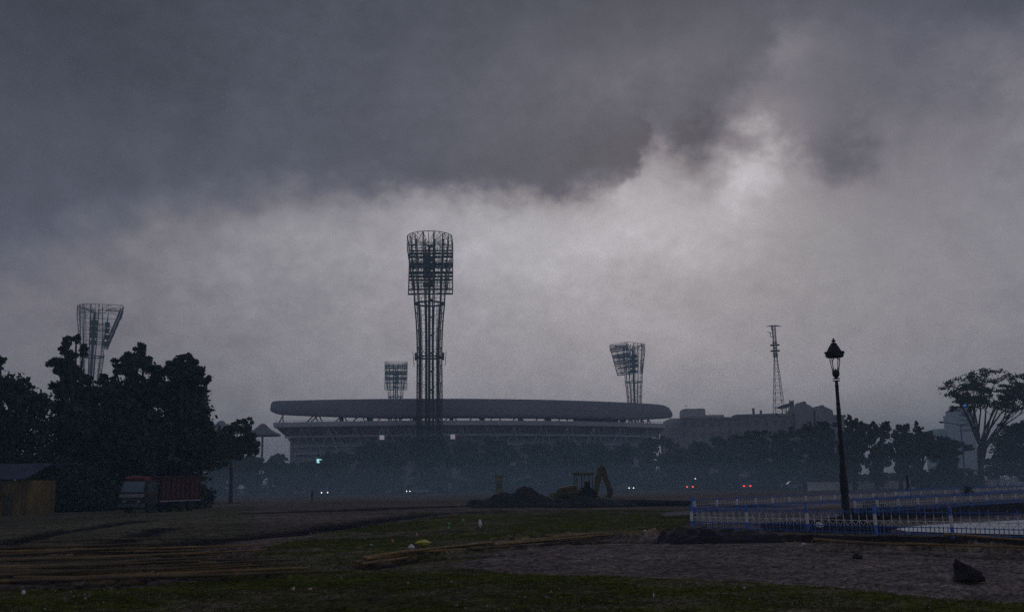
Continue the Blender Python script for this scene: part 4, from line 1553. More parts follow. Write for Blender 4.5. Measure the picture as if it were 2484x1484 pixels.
# ------------------------------------------------------------------ black street lamp
pb = gp(2054, 1262)
t = thing('street_lamp', 'tall black iron street lamp with domed lantern hood behind the railing', 'street lamp', (pb.x, pb.y, 0))
zl = lambda y: zat(pb.x, pb.y, y)
kl = pb.y / FD * 1.01
b = MB()
prof = [(13, 1275), (13, 1250), (10, 1246), (9.6, 1205), (8.6, 1198), (9.8, 1190), (9.2, 1150), (7.4, 1142), (8, 1136), (6.6, 1128), (6.2, 1085), (6.6, 1080), (5.6, 1074), (5.2, 1000),
        (4.6, 985), (4.9, 980), (4.3, 974), (4.0, 938), (5.0, 936), (4.0, 933), (3.6, 925)]
b.lathe([(r * kl, zl(y)) for r, y in prof], 14)
b.build('pole', iron, t, smooth=True)
for y in (918, 923.5):
    MB().lathe([(3 * kl, zl(y + 1.6)), (8.6 * kl, zl(y + .9)), (8.6 * kl, zl(y - .9)), (3 * kl, zl(y - 1.6))], 14).build('collar', iron, t, smooth=True)
MB().lathe([(q[0] * kl, zl(q[1])) for q in ((3, 918), (5, 914), (8, 911), (8.8, 904), (8.2, 901), (4.5, 898), (1.8, 896.5), (1.8, 894))], 14).build('burner_cup', iron, t, smooth=True)
for i in range(4):
    a = R(40) + i * math.pi / 2
    ca, sa = math.cos(a), math.sin(a)
    MB().path([(7.6 * kl * ca, 7.6 * kl * sa, zl(901)), (11.5 * kl * ca, 11.5 * kl * sa, zl(884)), (14 * kl * ca, 14 * kl * sa, zl(866))], [1.3 * kl, 1.0 * kl, 1.0 * kl], 6).build('lantern_bar', iron, t)
MB().path([(12 * kl, 0, zl(874)), (6 * kl, 0, zl(869)), (4 * kl, 0, zl(864))], 1.1 * kl, 6).build('brace', iron, t)
MB().path([(-2.5 * kl, 0, zl(866)), (-3.5 * kl, 0, zl(871)), (-6 * kl, 0, zl(875)), (-5.6 * kl, 0, zl(879))], 1.1 * kl, 6).build('wire', iron, t)
hp = [(4, 868), (18, 867), (22, 864.5), (23, 858), (25.5, 854.5), (23, 853), (18, 852.5), (16, 848), (12.5, 841.5), (8.6, 836.5), (7.2, 831), (5, 830), (3, 828.5), (2.6, 826), (5.4, 823.5), (5.2, 821),
      (2.2, 818.5), (1.7, 817), (2.3, 815), (1.6, 813), (.4, 812)]
hp = [(r, y if y > 836 else 836 - (836 - y) * .69) for r, y in hp]
MB().lathe([(r * kl, zl(y)) for r, y in hp], 8).build('hood', iron, t)

# ------------------------------------------------------------------ railings
rail_rnd = random.Random(3)


def railing(name, label, A, B, nbay, h=.92, detail=True, per=9, group='blue and white railings'):
    A, B = Vector(A), Vector(B)
    d = B - A
    L = d.length
    ang = math.atan2(d.y, d.x)
    t = thing(name, label, 'railing', (A.x, A.y, 0), ang, group)
    bay = L / nbay
    for i in range(nbay + 1):
        b = MB()
        x = i * bay
        w = .045
        b.box(x - w, x + w, -w, w, -.1, .34, 0)
        b.box(x - w, x + w, -w, w, .34, .72, 1)
        b.box(x - w, x + w, -w, w, .72, h + .03, 0)
        b.lathe([(w * 1.3, h + .03), (w * .6, h + .09), (.004, h + .14)], 6, 0, (x, 0, 0))
        lx, ly = rail_rnd.uniform(-.035, .035), rail_rnd.uniform(-.05, .05)
        b.v = [(a_ + lx * c_, b2_ + ly * c_, c_) for a_, b2_, c_ in b.v]
        b.build('post', [bluep, whitep], t)
    for i in range(nbay):
        b = MB()
        x0, x1 = i * bay + .05, (i + 1) * bay - .05
        for z, k, r in ((.08, 0, .016), (.30, 0, .016), (.50, 1, .013), (.80, 0, .014)):
            b.tube((x0, 0, z), (x1, 0, z), r, n=5, k=k)
        s = bay / per
        for j in range(1, per):
            x = i * bay + j * s
            b.tube((x, 0, .03), (x, 0, .31), .016, n=4, k=0)
            b.tube((x, 0, .31), (x, 0, .70), .013, n=4, k=1)
            b.tube((x, 0, .70), (x, 0, h - .08), .017, n=4, k=0)
            b.lathe([(.022, h - .08), (.012, h - .03), (.002, h + .03)], 5, 0, (x, 0, 0))
            if detail:
                b.tube((x, 0, .51), (x - s * .5, 0, .32), .010, n=4, k=1)
                b.tube((x, 0, .51), (x + s * .5, 0, .32), .010, n=4, k=1)
                for q in (-.5, .5):
                    b.tube((x + q * s, 0, .03), (x + q * s, 0, .34), .015, n=4, k=0)
                    b.tube((x + q * s, 0, .66), (x + q * s, 0, h - .12), .015, n=4, k=0)
        lx, ly = rail_rnd.uniform(-.02, .02), rail_rnd.uniform(-.04, .04)
        b.v = [(a_ + lx * c_, b2_ + ly * c_, c_ + (a_ - x0) * lx * .3) for a_, b2_, c_ in b.v]
        b.build('picket_panel', [bluep, whitep], t)
    return t


fa, fb = gp(1679, 1283), gp(2312, 1303)
dirf = (fb - fa).normalized()
bayL = (fb - fa).length / 4
fend = fa + dirf * bayL * 9
railing('railing', 'nearest blue and white spearhead railing crossing the lamp foot to the right edge', fa, fend, 9, detail=True)
ga = gp(1681, 1243)
railing('railing', 'blue and white side railing running away from the nearest corner post', fa + Vector((.02, .1, 0)), ga, 8, detail=False)
gb = gp(2200, 1210)
railing('railing', 'far blue railing beyond the lamp, ending near the leaning bollard', ga + Vector((.15, 0, 0)), gb, 14, h=.8, detail=False, per=12)
ha, hb = gp(2075, 1246), gp(2560, 1214)
railing('railing', 'middle blue railing behind the puddle running to the right edge', ha, hb, 12, h=.85, detail=False, per=12)
ia, ib = gp(2172, 1212), gp(2520, 1192)
railing('railing', 'farthest blue railing below the white wall at right', ia, ib, 14, h=.95, detail=False, per=12)

# bollard post, bushes inside the railings
p = gp(2206, 1208)
t = thing('bollard', 'short dark leaning post standing beyond the railings', 'post', (p.x, p.y, 0))
kb = p.y / FD
t.rotation_euler = (0, R(-1.5), 0)
MB().lathe([(6.5 * kb, 0), (6.5 * kb, 8 * kb), (5 * kb, 10 * kb), (4.6 * kb, 30 * kb), (3.6 * kb, 32 * kb), (3.4 * kb, 48 * kb), (2.4 * kb, 52 * kb), (.5 * kb, 56 * kb)], 12).build('post', iron, t, smooth=True)
for x, y, rr, hh, lb in ((2345, 1202, 16, 20, 'round dark clipped bush in the far railed garden'), (2117, 1236, 25, 19, 'low dark squared bush right of the lamp pole')):
    p = gp(x, y)
    k = p.y / FD
    V, F = leaves([((0, 0, hh * k * .5), rr * k * .8, rr * k * .8, hh * k * .55)], 3500, .08, x)
    V[:, 2] = np.maximum(V[:, 2], 0)
    o = npmesh('bush', V, F, leafm[0])
    o.location = (p.x, p.y, 0)
    tag(o, lb, 'bush')

# white wall
wa, wb = gp(1963, 1190), gp(2560, 1176)
d = wb - wa
t = thing('white_wall', 'low whitewashed boundary wall at the far right edge of the field', 'wall', (wa.x, wa.y, 0), math.atan2(d.y, d.x))
MB().box(0, d.length, 0, .3, -.2, 1.22).build('wall_face', wallw, t)
MB().box(-.05, d.length, -.06, .36, 1.222, 1.34).build('coping', wallw, t)
for i in range(14):
    MB().box(i * d.length / 13 - .2, i * d.length / 13 + .2, -.09, -.002, -.2, 1.215).build('pier', wallw, t)

# ------------------------------------------------------------------ soil heaps
def heap(label, xc, Y, peaks, seed, hw, dep):
    c = at(xc, 1225, Y)
    n = 90
    g = np.linspace(-1, 1, n)
    X, Yg = np.meshgrid(g * hw, g * dep)
    H = np.zeros_like(X) - .25
    for (x, h, s) in peaks:
        H = np.logaddexp(H * 7, 7 * (h * 1.3 * np.exp(-(np.hypot(X - x, Yg) / (h / s * .95)) ** 2.2) - .04)) / 7
    H = np.minimum(H, 4)
    H += vnoise(X + seed, Yg, .7, seed) * .34 + vnoise(X, Yg, .28, seed + 1) * .17
    e = np.clip((1 - np.maximum(np.abs(X) / hw, np.abs(Yg) / dep)) * 6, 0, 1)
    H = H * e - .3 * (1 - e)
    V = np.stack([X, Yg, H], -1).reshape(-1, 3)
    idx = np.arange(n * n).reshape(n, n)
    F = np.stack([idx[:-1, :-1], idx[:-1, 1:], idx[1:, 1:], idx[1:, :-1]], -1).reshape(-1, 4)
    o = npmesh('soil_heap', V, F, soilm, smooth=True)
    o.location = (c.x, Y, 0)
    tag(o, label, 'soil heap', 'heaps of black soil')


heap('double peaked heap of black soil left of the backhoe', 1280, 84, [(-2.0, .95, .55), (-.1, 1.3, .75), (1.0, .75, .55), (-2.9, .5, .4), (-1.1, .8, .8)], 71, 5.2, 3.2)
heap('low spread of black soil under the backhoe', 1420, 84, [(-2.0, .45, .35), (0, .55, .3), (1.2, .45, .3), (2.6, .2, .2)], 75, 4.6, 2.6)
heap('flat black soil spread in front of the nearest railing corner', 1735, 33.5, [(-1.0, .12, .09), (0, .2, .1), (.9, .17, .12)], 81, 2.0, 1.6)


# ------------------------------------------------------------------ vehicles
def wheel(parent, x, y, r, w, name='wheel', rim=None):
    b = MB().lathe([(r * .55, -w / 2), (r * .92, -w / 2), (r, -w * .35), (r, w * .35), (r * .92, w / 2), (r * .55, w / 2)], 18)
    b.v = [(x + a, y + c, r + q) for a, q, c in b.v]
    wh = b.build(name, rubber, parent, smooth=False)
    b = MB().lathe([(r * .2, -w * .4), (r * .56, -w * .46), (r * .56, w * .46), (r * .2, w * .4)], 12)
    b.v = [(x + a, y + c, r + q) for a, q, c in b.v]
    b.build('rim', rim or steel2, wh)
    return wh


def build_truck():
    p = gp(420, 1240)
    red_ = mat('truck_red', (.022, .008, .012), .5, 0, .45, 1.2)
    bed = mat('truck_bed_red', (.075, .012, .020), .7, 0, .5, .9)
    wht = mat('truck_white', (.30, .27, .34), .5, 0, .2, 2)
    visor = mat('truck_visor', (.22, .02, .045), .5, 0, .3, 3)
    wsm = mat('windscreen', (.10, .17, .23), .15, 0, .3, 1, spec=1.0)
    t = thing('dump_truck', 'parked dump truck with red bed, white front band and red roof visor', 'truck', (p.x - .9, p.y - .5, 0), R(180 + 72))
    # local +x = forward
    L = 7.4
    W = 2.45
    hw = W / 2
    MB().box(-L / 2, L / 2 - .5, -.5, .5, .65, .9).build('chassis', steel, t)
    cab = MB()
    cab.add([(L / 2 - 1.7, -hw, .75), (L / 2, -hw, .75), (L / 2, -hw, 1.62), (L / 2 - .28, -hw, 2.62), (L / 2 - 1.7, -hw, 2.68)] +
            [(L / 2 - 1.7, hw, .75), (L / 2, hw, .75), (L / 2, hw, 1.62), (L / 2 - .28, hw, 2.62), (L / 2 - 1.7, hw, 2.68)],
            [(0, 1, 2, 3, 4), (9, 8, 7, 6, 5), (0, 5, 6, 1), (1, 6, 7, 2), (2, 7, 8, 3), (3, 8, 9, 4), (4, 9, 5, 0)])
    cab.build('cab', red_, t)
    b = MB()
    f = lambda y, u: Vector((L / 2 - .28 * u + .02, y, 1.62 + u * 1.0 + .006))
    b.add([f(-hw + .12, .07), f(hw - .12, .07), f(hw - .18, .93), f(-hw + .18, .93)], [(0, 1, 2, 3)])
    b.build('windscreen', wsm, t)
    b = MB()
    b.add([(L / 2 - 1.4, s * (hw + .01), z) if i < 1 else None for i, (s, z) in enumerate([(1, 1.7)])][:0], [])
    for s in (-1, 1):
        b = MB()
        y = s * (hw + .012)
        q = [(L / 2 - 1.35, y, 1.68), (L / 2 - .25, y, 1.68), (L / 2 - .48, y, 2.45), (L / 2 - 1.35, y, 2.5)]
        b.add(q, [(0, 1, 2, 3) if s < 0 else (3, 2, 1, 0)])
        b.build('side_window', glassm, t)
        b = MB().box(L / 2 - 1.45, L / 2 - .12, y - .01, y + .012, .95, 1.6)
        b.build('door', red_, t)
        MB().box(L / 2 + .003, L / 2 + .05, s * .72 - .14, s * .72 + .14, .86, 1.04).build('headlight', wht, t)
        b = MB().tube((L / 2 - .1, s * hw, 2.1), (L / 2 + .15, s * (hw + .3), 2.1), .02, n=4)
        b.box(L / 2 + .1, L / 2 + .16, s * (hw + .3) - .1, s * (hw + .3) + .1, 1.8, 2.2)
        b.build('mirror', steel, t)
    MB().box(L / 2 + .002, L / 2 + .06, -hw + .02, hw - .02, 1.28, 1.56).build('front_band', wht, t)
    MB().box(L / 2 + .001, L / 2 + .04, -hw + .25, hw - .25, .98, 1.24).build('grille', steel, t)
    MB().box(L / 2 - .1, L / 2 + .14, -hw, hw, .5, .76).build('bumper', mat('bumper_paint', (.10, .10, .14), .6, 0, .3, 2), t)
    b = MB()
    b.prism([(L / 2 - .35, 2.62), (L / 2 - 1.1, 2.69), (L / 2 - 1.1, 2.86), (L / 2 - .5, 2.99), (L / 2 - .2, 2.8)], -hw + .2, hw - .35)
    b.build('roof_visor', visor, t)
    MB().box(L / 2 - .75, L / 2 - .35, -.35, .2, 2.94, 3.03).build('visor_plate', wht, t)
    bd = MB()
    x0, x1 = -L / 2, L / 2 - 1.95
    bd.box(x0, x1, -hw - .02, -hw + .06, 1.05, 2.85)
    bd.box(x0, x1, hw - .06, hw + .02, 1.05, 2.85)
    bd.box(x0, x0 + .08, -hw + .07, hw - .07, 1.05, 2.85)
    bd.box(x1 - .08, x1, -hw + .07, hw - .07, 1.05, 3.0)
    bd.box(x0 + .09, x1 - .09, -hw + .07, hw - .07, .95, 1.15)
    for s in (-1, 1):
        for i in range(9):
            x = x0 + .12 + i * (x1 - x0 - .24) / 8
            y = s * (hw + .021)
            bd.box(x - .05, x + .05, min(y, y + s * .08), max(y, y + s * .08), 1.0, 2.87)
        y = s * (hw + .025)
        bd.box(x0 - .02, x1, min(y, y + s * .1), max(y, y + s * .1), 2.88, 2.98)
    bd.build('cargo_bed', bed, t)
    MB().box(x0 + .2, x1 - .3, -hw + .1, hw - .1, 1.2, 2.7).build('load', soilm, t)
    for s in (-1, 1):
        MB().box(x0, x1, s * (hw + .03) - .02, s * (hw + .03) + .02, .86, .96).build('side_rail', mat('rail_paint', (.35, .33, .42), .6, 0, .3, 2), t)
        for x in (L / 2 - .95, -L / 2 + 1.2, -L / 2 + 2.35):
            wheel(t, x, s * (hw - .18), .5, .3)


build_truck()


def build_backhoe():
    Y = 88.0
    c = at(1409, 1200, Y)
    yel = mat('digger_yellow', (.12, .085, .03), .6, 0, .5, 1.5)
    t = thing('backhoe_loader', 'backhoe loader with folded rear boom behind the soil heaps', 'excavator', (c.x, Y, 0), R(8))
    # front to the left (-x)
    wheel(t, -1.55, -.85, .48, .35)
    wheel(t, -1.55, .85, .48, .35)
    wheel(t, .45, -.95, .75, .42)
    wheel(t, .45, .95, .75, .42)
    MB().box(-2.0, 1.2, -.5, .5, .55, .95).build('chassis', yel, t)
    MB().prism([(-2.0, .95), (-.55, .95), (-.55, 1.72), (-1.9, 1.5), (-2.05, 1.35)], -.6, .6).build('hood', yel, t)
    b = MB()
    for (x, zt_) in ((-.55, 2.55), (.25, 2.6), (.95, 2.6)):
        for y in (-.62, .62):
            b.tube((x + (.12 if x < 0 else 0) * 0, y, 1.0), (x + (.15 if x < 0 else -.03), y, zt_), .045, n=5)
    b.box(-.55, .98, -.66, .66, .97, 1.35)
    b.build('cab', yel, t)
    MB().box(-.62, 1.1, -.78, .78, 2.56, 2.78).build('cab_roof', yel, t)
    MB().box(.35, .8, -.25, .25, 1.36, 2.0).build('seat', rubber, t)
    b = MB()
    for y in (-.6, .6):
        b.path([(-.4, y, 1.45), (-1.5, y, 1.35), (-2.45, y, .75)], .08, 5)
    b.build('loader_arm', yel, t)
    MB().prism([(-2.35, .25), (-3.15, .2), (-3.2, .28), (-2.75, .55), (-2.6, 1.1), (-2.4, 1.1)], -1.05, 1.05).build('loader_bucket', yel, t)
    b = MB()
    b.prism([(1.15, .8), (1.5, .85), (2.12, 3.2), (1.95, 3.45), (1.58, 3.2)], -.2, .2)
    b.build('boom', yel, t)
    b = MB()
    b.prism([(1.75, 3.3), (1.95, 3.42), (2.25, 3.2), (2.78, 1.35), (2.42, 1.3)], -.16, .16)
    b.build('dipper_arm', yel, t)
    b = MB().prism([(2.45, 1.35), (2.8, 1.4), (2.85, .9), (2.6, .55), (2.1, .6), (2.3, .8), (2.45, 1.0)], -.35, .35)
    b.build('digging_bucket', steel, t)
    MB().tube((1.5, 0, 2.6), (1.78, 0, 3.25), .05, n=6).build('hydraulic_ram', mat('chrome_rod', (.75, .75, .8), .3, .6, .05, 2), t)
    for s in (-1, 1):
        MB().path([(1.2, s * .5, .9), (1.5, s * 1.0, .5), (1.6, s * 1.15, .02)], .07, 5).build('stabiliser', yel, t)


build_backhoe()

# yellow booth behind the heap
Y = 118
c = at(1211, 1180, Y)
k = Y / FD
t = thing('booth', 'small faded yellow booth behind the left end of the soil heap', 'booth', (c.x, Y, 0))
yb1 = mat('booth_yellow', (.24, .22, .11), .8, 0, .25, 1.5)
hgt = zat(c.x, Y, 1154)
MB().box(-9 * k, 9 * k, 0, 1.2, 0, hgt).build('body', yb1, t)
MB().box(-11 * k, 11 * k, -.12, 1.35, hgt + .002, hgt + .12).build('roof', yb1, t)
MB().box(-5 * k, 5 * k, -.03, -.002, hgt * .5, hgt * .8).build('window', winm, t)

# yellow shed at the left edge
t = thing('shed', 'dull yellow sheeted shed with blue tarpaulin roof at the left edge', 'shed', (gp(20, 1252).x, gp(20, 1252).y, 0), R(6))
ysh = mat('shed_yellow', (.19, .13, .045), .85, 0, .5, .7, stretch=(3, 3, .6))
tarp = mat('tarpaulin_blue', (.06, .06, .12), .7, 0, .4, .8)
sx = lambda xd: (xd - 20) / FD * t.location.y
zs_ = lambda yd: zat(t.location.x, t.location.y, yd)
b = MB()
b.box(sx(-180), sx(72), 0, 5, 0, zs_(1165))
b.build('wall', ysh, t)
b = MB()
b.add([(sx(-190), -.5, zs_(1160)), (sx(55), -.5, zs_(1160)), (sx(86), 2.5, zs_(1122)), (sx(-160), 2.5, zs_(1122)), (sx(95), 5.5, zs_(1140)), (sx(-160), 5.5, zs_(1140))],
      [(0, 1, 2, 3), (3, 2, 4, 5)])
for i, v in enumerate(list(b.v)):
    b.v.append((v[0], v[1], v[2] - .08))
b.f += [(9, 8, 7, 6), (11, 10, 8, 9), (0, 6, 7, 1), (1, 7, 8, 2), (2, 8, 10, 4)]
b.mi += [0] * 5
b.build('roof', tarp, t)
b = MB()
for x in (-150, -70, 0, 52):
    b.tube((sx(x), -.35, 0), (sx(x), -.35, zs_(1162)), .06, n=6)
b.build('posts', steel, t)
MB().box(sx(8), sx(30), -.04, -.003, 0, zs_(1195)).build('door', mat('shed_door', (.06, .05, .06), .8, 0, .3, 2), t)
b = MB()
for i in range(30):
    x = sx(-175 + i * 8.2)
    b.tube((x, -.03, .05), (x, -.03, zs_(1166)), .035, n=4)
b.build('corrugation', ysh, t)


# cars on the far road
def build_car(name, col, label, front=None, rear=None, roofcol=None, loc=(0, 0, 0), rz=0.0):
    paint = mat(name + '_paint', col, .35, .1, .1, 2)
    t = thing(name, label, 'car', loc, rz, 'cars on the far road')
    L, hw = 4.1, .82
    low = [(-2.05, .30), (2.0, .28), (2.08, .62), (1.95, .80), (1.05, .92), (-1.75, .95), (-2.05, .85)]
    MB().prism(low, -hw, hw).build('body', paint, t)
    cab = [(-1.7, .952), (1.0, .93), (.35, 1.42), (-1.25, 1.44)]
    MB().prism(cab, -hw + .08, hw - .08).build('windows', glassm, t)
    MB().prism([(-1.28, 1.442), (.38, 1.425), (.2, 1.50), (-1.1, 1.52)], -hw + .08, hw - .08).build('roof', paint, t)
    for x in (-1.3, 1.3):
        for y in (-.72, .72):
            wheel(t, x, y, .3, .2)
    for s in (-1, 1):
        o = MB().lathe([(.02, -.03), (.11, 0), (.11, .04)], 10)
        o.v = [(2.06 + z, s * .58 + x, .66 + y) for x, y, z in o.v]
        o.build('headlight', front or glassm, t)
        MB().box(-2.10, -2.052, s * .6 - .15, s * .6 + .15, .62, .80).build('tail_light', rear or mat(name + '_lens', (.2, .02, .02), .3), t)
    return t


hl = mat('headlamp_on', (1, 1, .9), .3, 0, .05, 1, (1, .96, .85), 3)
tl = mat('tail_lamp_on', (.8, .05, .03), .3, 0, .05, 1, (1, .06, .04), 3.5)
white = (.75, .75, .78)
cars = [
    (785, 1201, 0, R(-90 + 16), (.12, .12, .14), hl, None, 'dark car with two glaring headlights driving towards the camera'),
    (1012, 1194, 0, R(-90 - 50), (.30, .30, .34), hl, None, 'grey car with one small bright headlight, before the big hazy trees'),
    (1514, 1178, 0, R(-90 + 35), (.15, .15, .17), hl, None, 'car with white headlights just right of the backhoe'),
    (1664, 1181, 0, R(90 + 12), (.14, .1, .1), None, tl, 'car with bright red tail light, left of the other red light'),
    (1811, 1179, 0, R(90 - 10), (.4, .4, .45), None, tl, 'pale car with small red tail light, right of the other red light'),
    (1920, 1177, 0, R(180), white, None, None, 'white car on the road just left of the white wall end'),
    (2140, 1170, 0, R(180), (.5, .5, .55), None, None, 'grey car roof showing above the white wall by the bollard'),
    (2392, 1167, 0, R(180), (.75, .58, .2), None, None, 'yellow car passing behind the umbrella tree trunk'),
    (2450, 1167, 0, R(180), (.85, .85, .85), None, None, 'white car at the right edge, right of the umbrella tree'),
]
for (x, y, _, rz, col, fr, re_, lb) in cars:
    p = gp(x, y)
    if p.y > 196 or p.y < 0:
        p = at(x, y, 194.0)
    p.z = 0
    build_car('car', col, lb, fr, re_, None, (p.x, p.y, 0), rz)
# traffic signal with white light
Y = 205
p = at(1686.5, 1159, Y)
t = thing('signal_post', 'thin post with small white light above the left red tail light', 'lamp post', (p.x, Y, 0))
MB().tube((0, 0, 0), (0, 0, p.z - .3), .06, n=6).build('post', steel, t)
MB().box(-.18, .18, -.05, .25, p.z - .35, p.z + .35).build('housing', steel, t)
o = MB().lathe([(.02, -.06), (.14, 0), (.14, .05)], 12)
o.v = [(x, -.06 + z, p.z + y * 1.6) for x, y, z in o.v]
o.build('lens', hl, t)


# person on the field
def person(label, xd, yd, hgt, rz, seated=False):
    p = gp(xd, yd)
    s = hgt / 1.7
    cl = mat('dark_clothes', (.025, .03, .05), .9, 0, .3, 6)
    J = {'pelvis': (0, 0, .92), 'chest': (.03, .0, 1.25), 'neck': (.05, 0, 1.45), 'head': (.08, 0, 1.56), 'crown': (.09, 0, 1.66),
         'shl': (.03, .19, 1.38), 'ell': (.10, .25, 1.12), 'hal': (.22, .2, .93), 'shr': (.03, -.19, 1.38), 'elr': (.0, -.27, 1.1), 'har': (.1, -.25, .88),
         'hil': (0, .09, .88), 'knl': (.12, .1, .5), 'anl': (.06, .1, .08), 'tol': (.22, .11, .03), 'hir': (0, -.09, .88), 'knr': (.0, -.1, .48), 'anr': (-.2, -.1, .1), 'tor': (-.05, -.1, .03)}
    rad_ = {'pelvis': .14, 'chest': .15, 'neck': .06, 'head': .1, 'crown': .08, 'shl': .07, 'ell': .045, 'hal': .035, 'shr': .07, 'elr': .045, 'har': .035,
            'hil': .1, 'knl': .065, 'anl': .045, 'tol': .035, 'hir': .1, 'knr': .065, 'anr': .045, 'tor': .035}
    E = [('pelvis', 'chest'), ('chest', 'neck'), ('neck', 'head'), ('head', 'crown'), ('chest', 'shl'), ('shl', 'ell'), ('ell', 'hal'), ('chest', 'shr'), ('shr', 'elr'),
         ('elr', 'har'), ('pelvis', 'hil'), ('hil', 'knl'), ('knl', 'anl'), ('anl', 'tol'), ('pelvis', 'hir'), ('hir', 'knr'), ('knr', 'anr'), ('anr', 'tor')]
    names = list(J)
    me = bpy.data.meshes.new('body')
    me.from_pydata([tuple(c * s for c in J[n]) for n in names], [(names.index(a), names.index(b_)) for a, b_ in E], [])
    me.materials.append(cl)
    t = thing('person', label, 'person', (p.x, p.y, 0), rz)
    o = bpy.data.objects.new('body', me)
    C.objects.link(o)
    o.parent = t
    sk = o.modifiers.new('skin', 'SKIN')
    for i, n in enumerate(names):
        r = rad_[n] * s
        me.skin_vertices[0].data[i].radius = (r, r)
    me.skin_vertices[0].data[0].use_root = True
    o.modifiers.new('sub', 'SUBSURF').levels = 1
    hr = MB().lathe([(.02, 1.48), (.095, 1.54), (.105, 1.62), (.075, 1.7), (.02, 1.72)], 10, 0, (.06, 0, 0))
    hr.v = [(a * s, b_ * s, c * s) for a, b_, c in hr.v]
    hr.build('hair', iron, t, smooth=True)


person('small dark figure walking on the field left of the two headlights', 756, 1220, 1.45, R(20))

# ------------------------------------------------------------------ rock and litter
def rock(label, xd, yd, outline, thick, m, name='rock', cat='rock', group=None):
    """faceted lump whose outline in photo pixels is relative to its foot"""
    p = gp(xd, yd)
    k = p.y / FD
    n = len(outline)
    vs = [(x * k, 0, -z * k) for x, z in outline]
    cx = sum(v[0] for v in vs) / n
    cz = sum(v[2] for v in vs) / n
    rnd = random.Random(int(xd))
    fr = [(cx + (v[0] - cx) * .72, -thick * .5, max(0, cz + (v[2] - cz) * .7)) for v in vs]
    bk = [(cx + (v[0] - cx) * .7, thick * .5, max(0, cz + (v[2] - cz) * .65)) for v in vs]
    V = vs + fr + bk + [(cx, -thick * .62, cz * .8), (cx, thick * .6, cz * .8)]
    F = []
    for i in range(n):
        j = (i + 1) % n
        F += [(i, j, n + j, n + i), (j, i, 2 * n + i, 2 * n + j), (n + i, n + j, 3 * n), (2 * n + j, 2 * n + i, 3 * n + 1)]
    b = MB().add(V, F)
    o = b.build(name, m)
    sb = o.modifiers.new('sub', 'SUBSURF')
    sb.subdivision_type = 'SIMPLE'
    sb.levels = sb.render_levels = 4
    tx = bpy.data.textures.new('stone_grain', 'CLOUDS')
    tx.noise_scale = .14
    tx.noise_depth = 4
    dm = o.modifiers.new('rough', 'DISPLACE')
    dm.texture = tx
    dm.strength = .11 * min(1, k * 60)
    dm.mid_level = .5
    o.location = (p.x, p.y, -.02)
    return tag(o, label, cat, group)


rockm = mat('dark_stone', (.028, .026, .034), .9, 0, .5, 6, bump=.6)
rock('dark wedge shaped boulder on the dirt path at lower right', 2352, 1408, [(-38, 0), (-32, -16), (-31, -46), (-28, -53), (-20, -48), (6, -36), (28, -22), (34, -8), (36, 0), (0, 2)], .45, rockm)
rock('small dark clod lying on the dirt path below the railing', 2080, 1352, [(-12, 0), (-10, -8), (-2, -14), (8, -8), (12, -2), (6, 1)], .2, rockm, 'clod')

wplas = mat('white_plastic', (.85, .85, .85), .4, 0, .1, 8)
yplas = mat('yellow_plastic', (.75, .72, .06), .4, 0, .2, 8)
gplas = mat('green_plastic', (.3, .6, .35), .5, 0, .2, 8)
pinkp = mat('pink_wrapper', (.8, .45, .4), .5, 0, .2, 8)
bluw = mat('blue_wrapper', (.45, .55, .8), .5, 0, .2, 8)


def litter(xd, yd, w, h, m, label, seed, cat='litter', name='litter'):
    w, h = w * 1.2, h * 1.25
    p = gp(xd, yd)
    k = p.y / FD
    rnd = random.Random(seed)
    b = MB()
    n, ml = 9, 5
    vs = []
    for j in range(ml + 1):
        v = j / ml
        for i in range(n):
            a = 2 * math.pi * i / n
            rr = (math.sin(math.pi * (.12 + .8 * v))) * rnd.uniform(.65, 1.15)
            vs.append((w * k * .5 * rr * math.cos(a), w * k * .4 * rr * math.sin(a), h * k * v * rnd.uniform(.85, 1.1)))
    fs = []
    for j in range(ml):
        for i in range(n):
            fs.append((j * n + i, j * n + (i + 1) % n, (j + 1) * n + (i + 1) % n, (j + 1) * n + i))
    fs += [tuple(range(n - 1, -1, -1)), tuple(range(ml * n, ml * n + n))]
    b.add(vs, fs)
    o = b.build(name, m)
    o.location = (p.x, p.y, .03)
    o.rotation_euler = (0, 0, rnd.random() * 3)
    tag(o, label, cat, 'litter scattered on the grass')


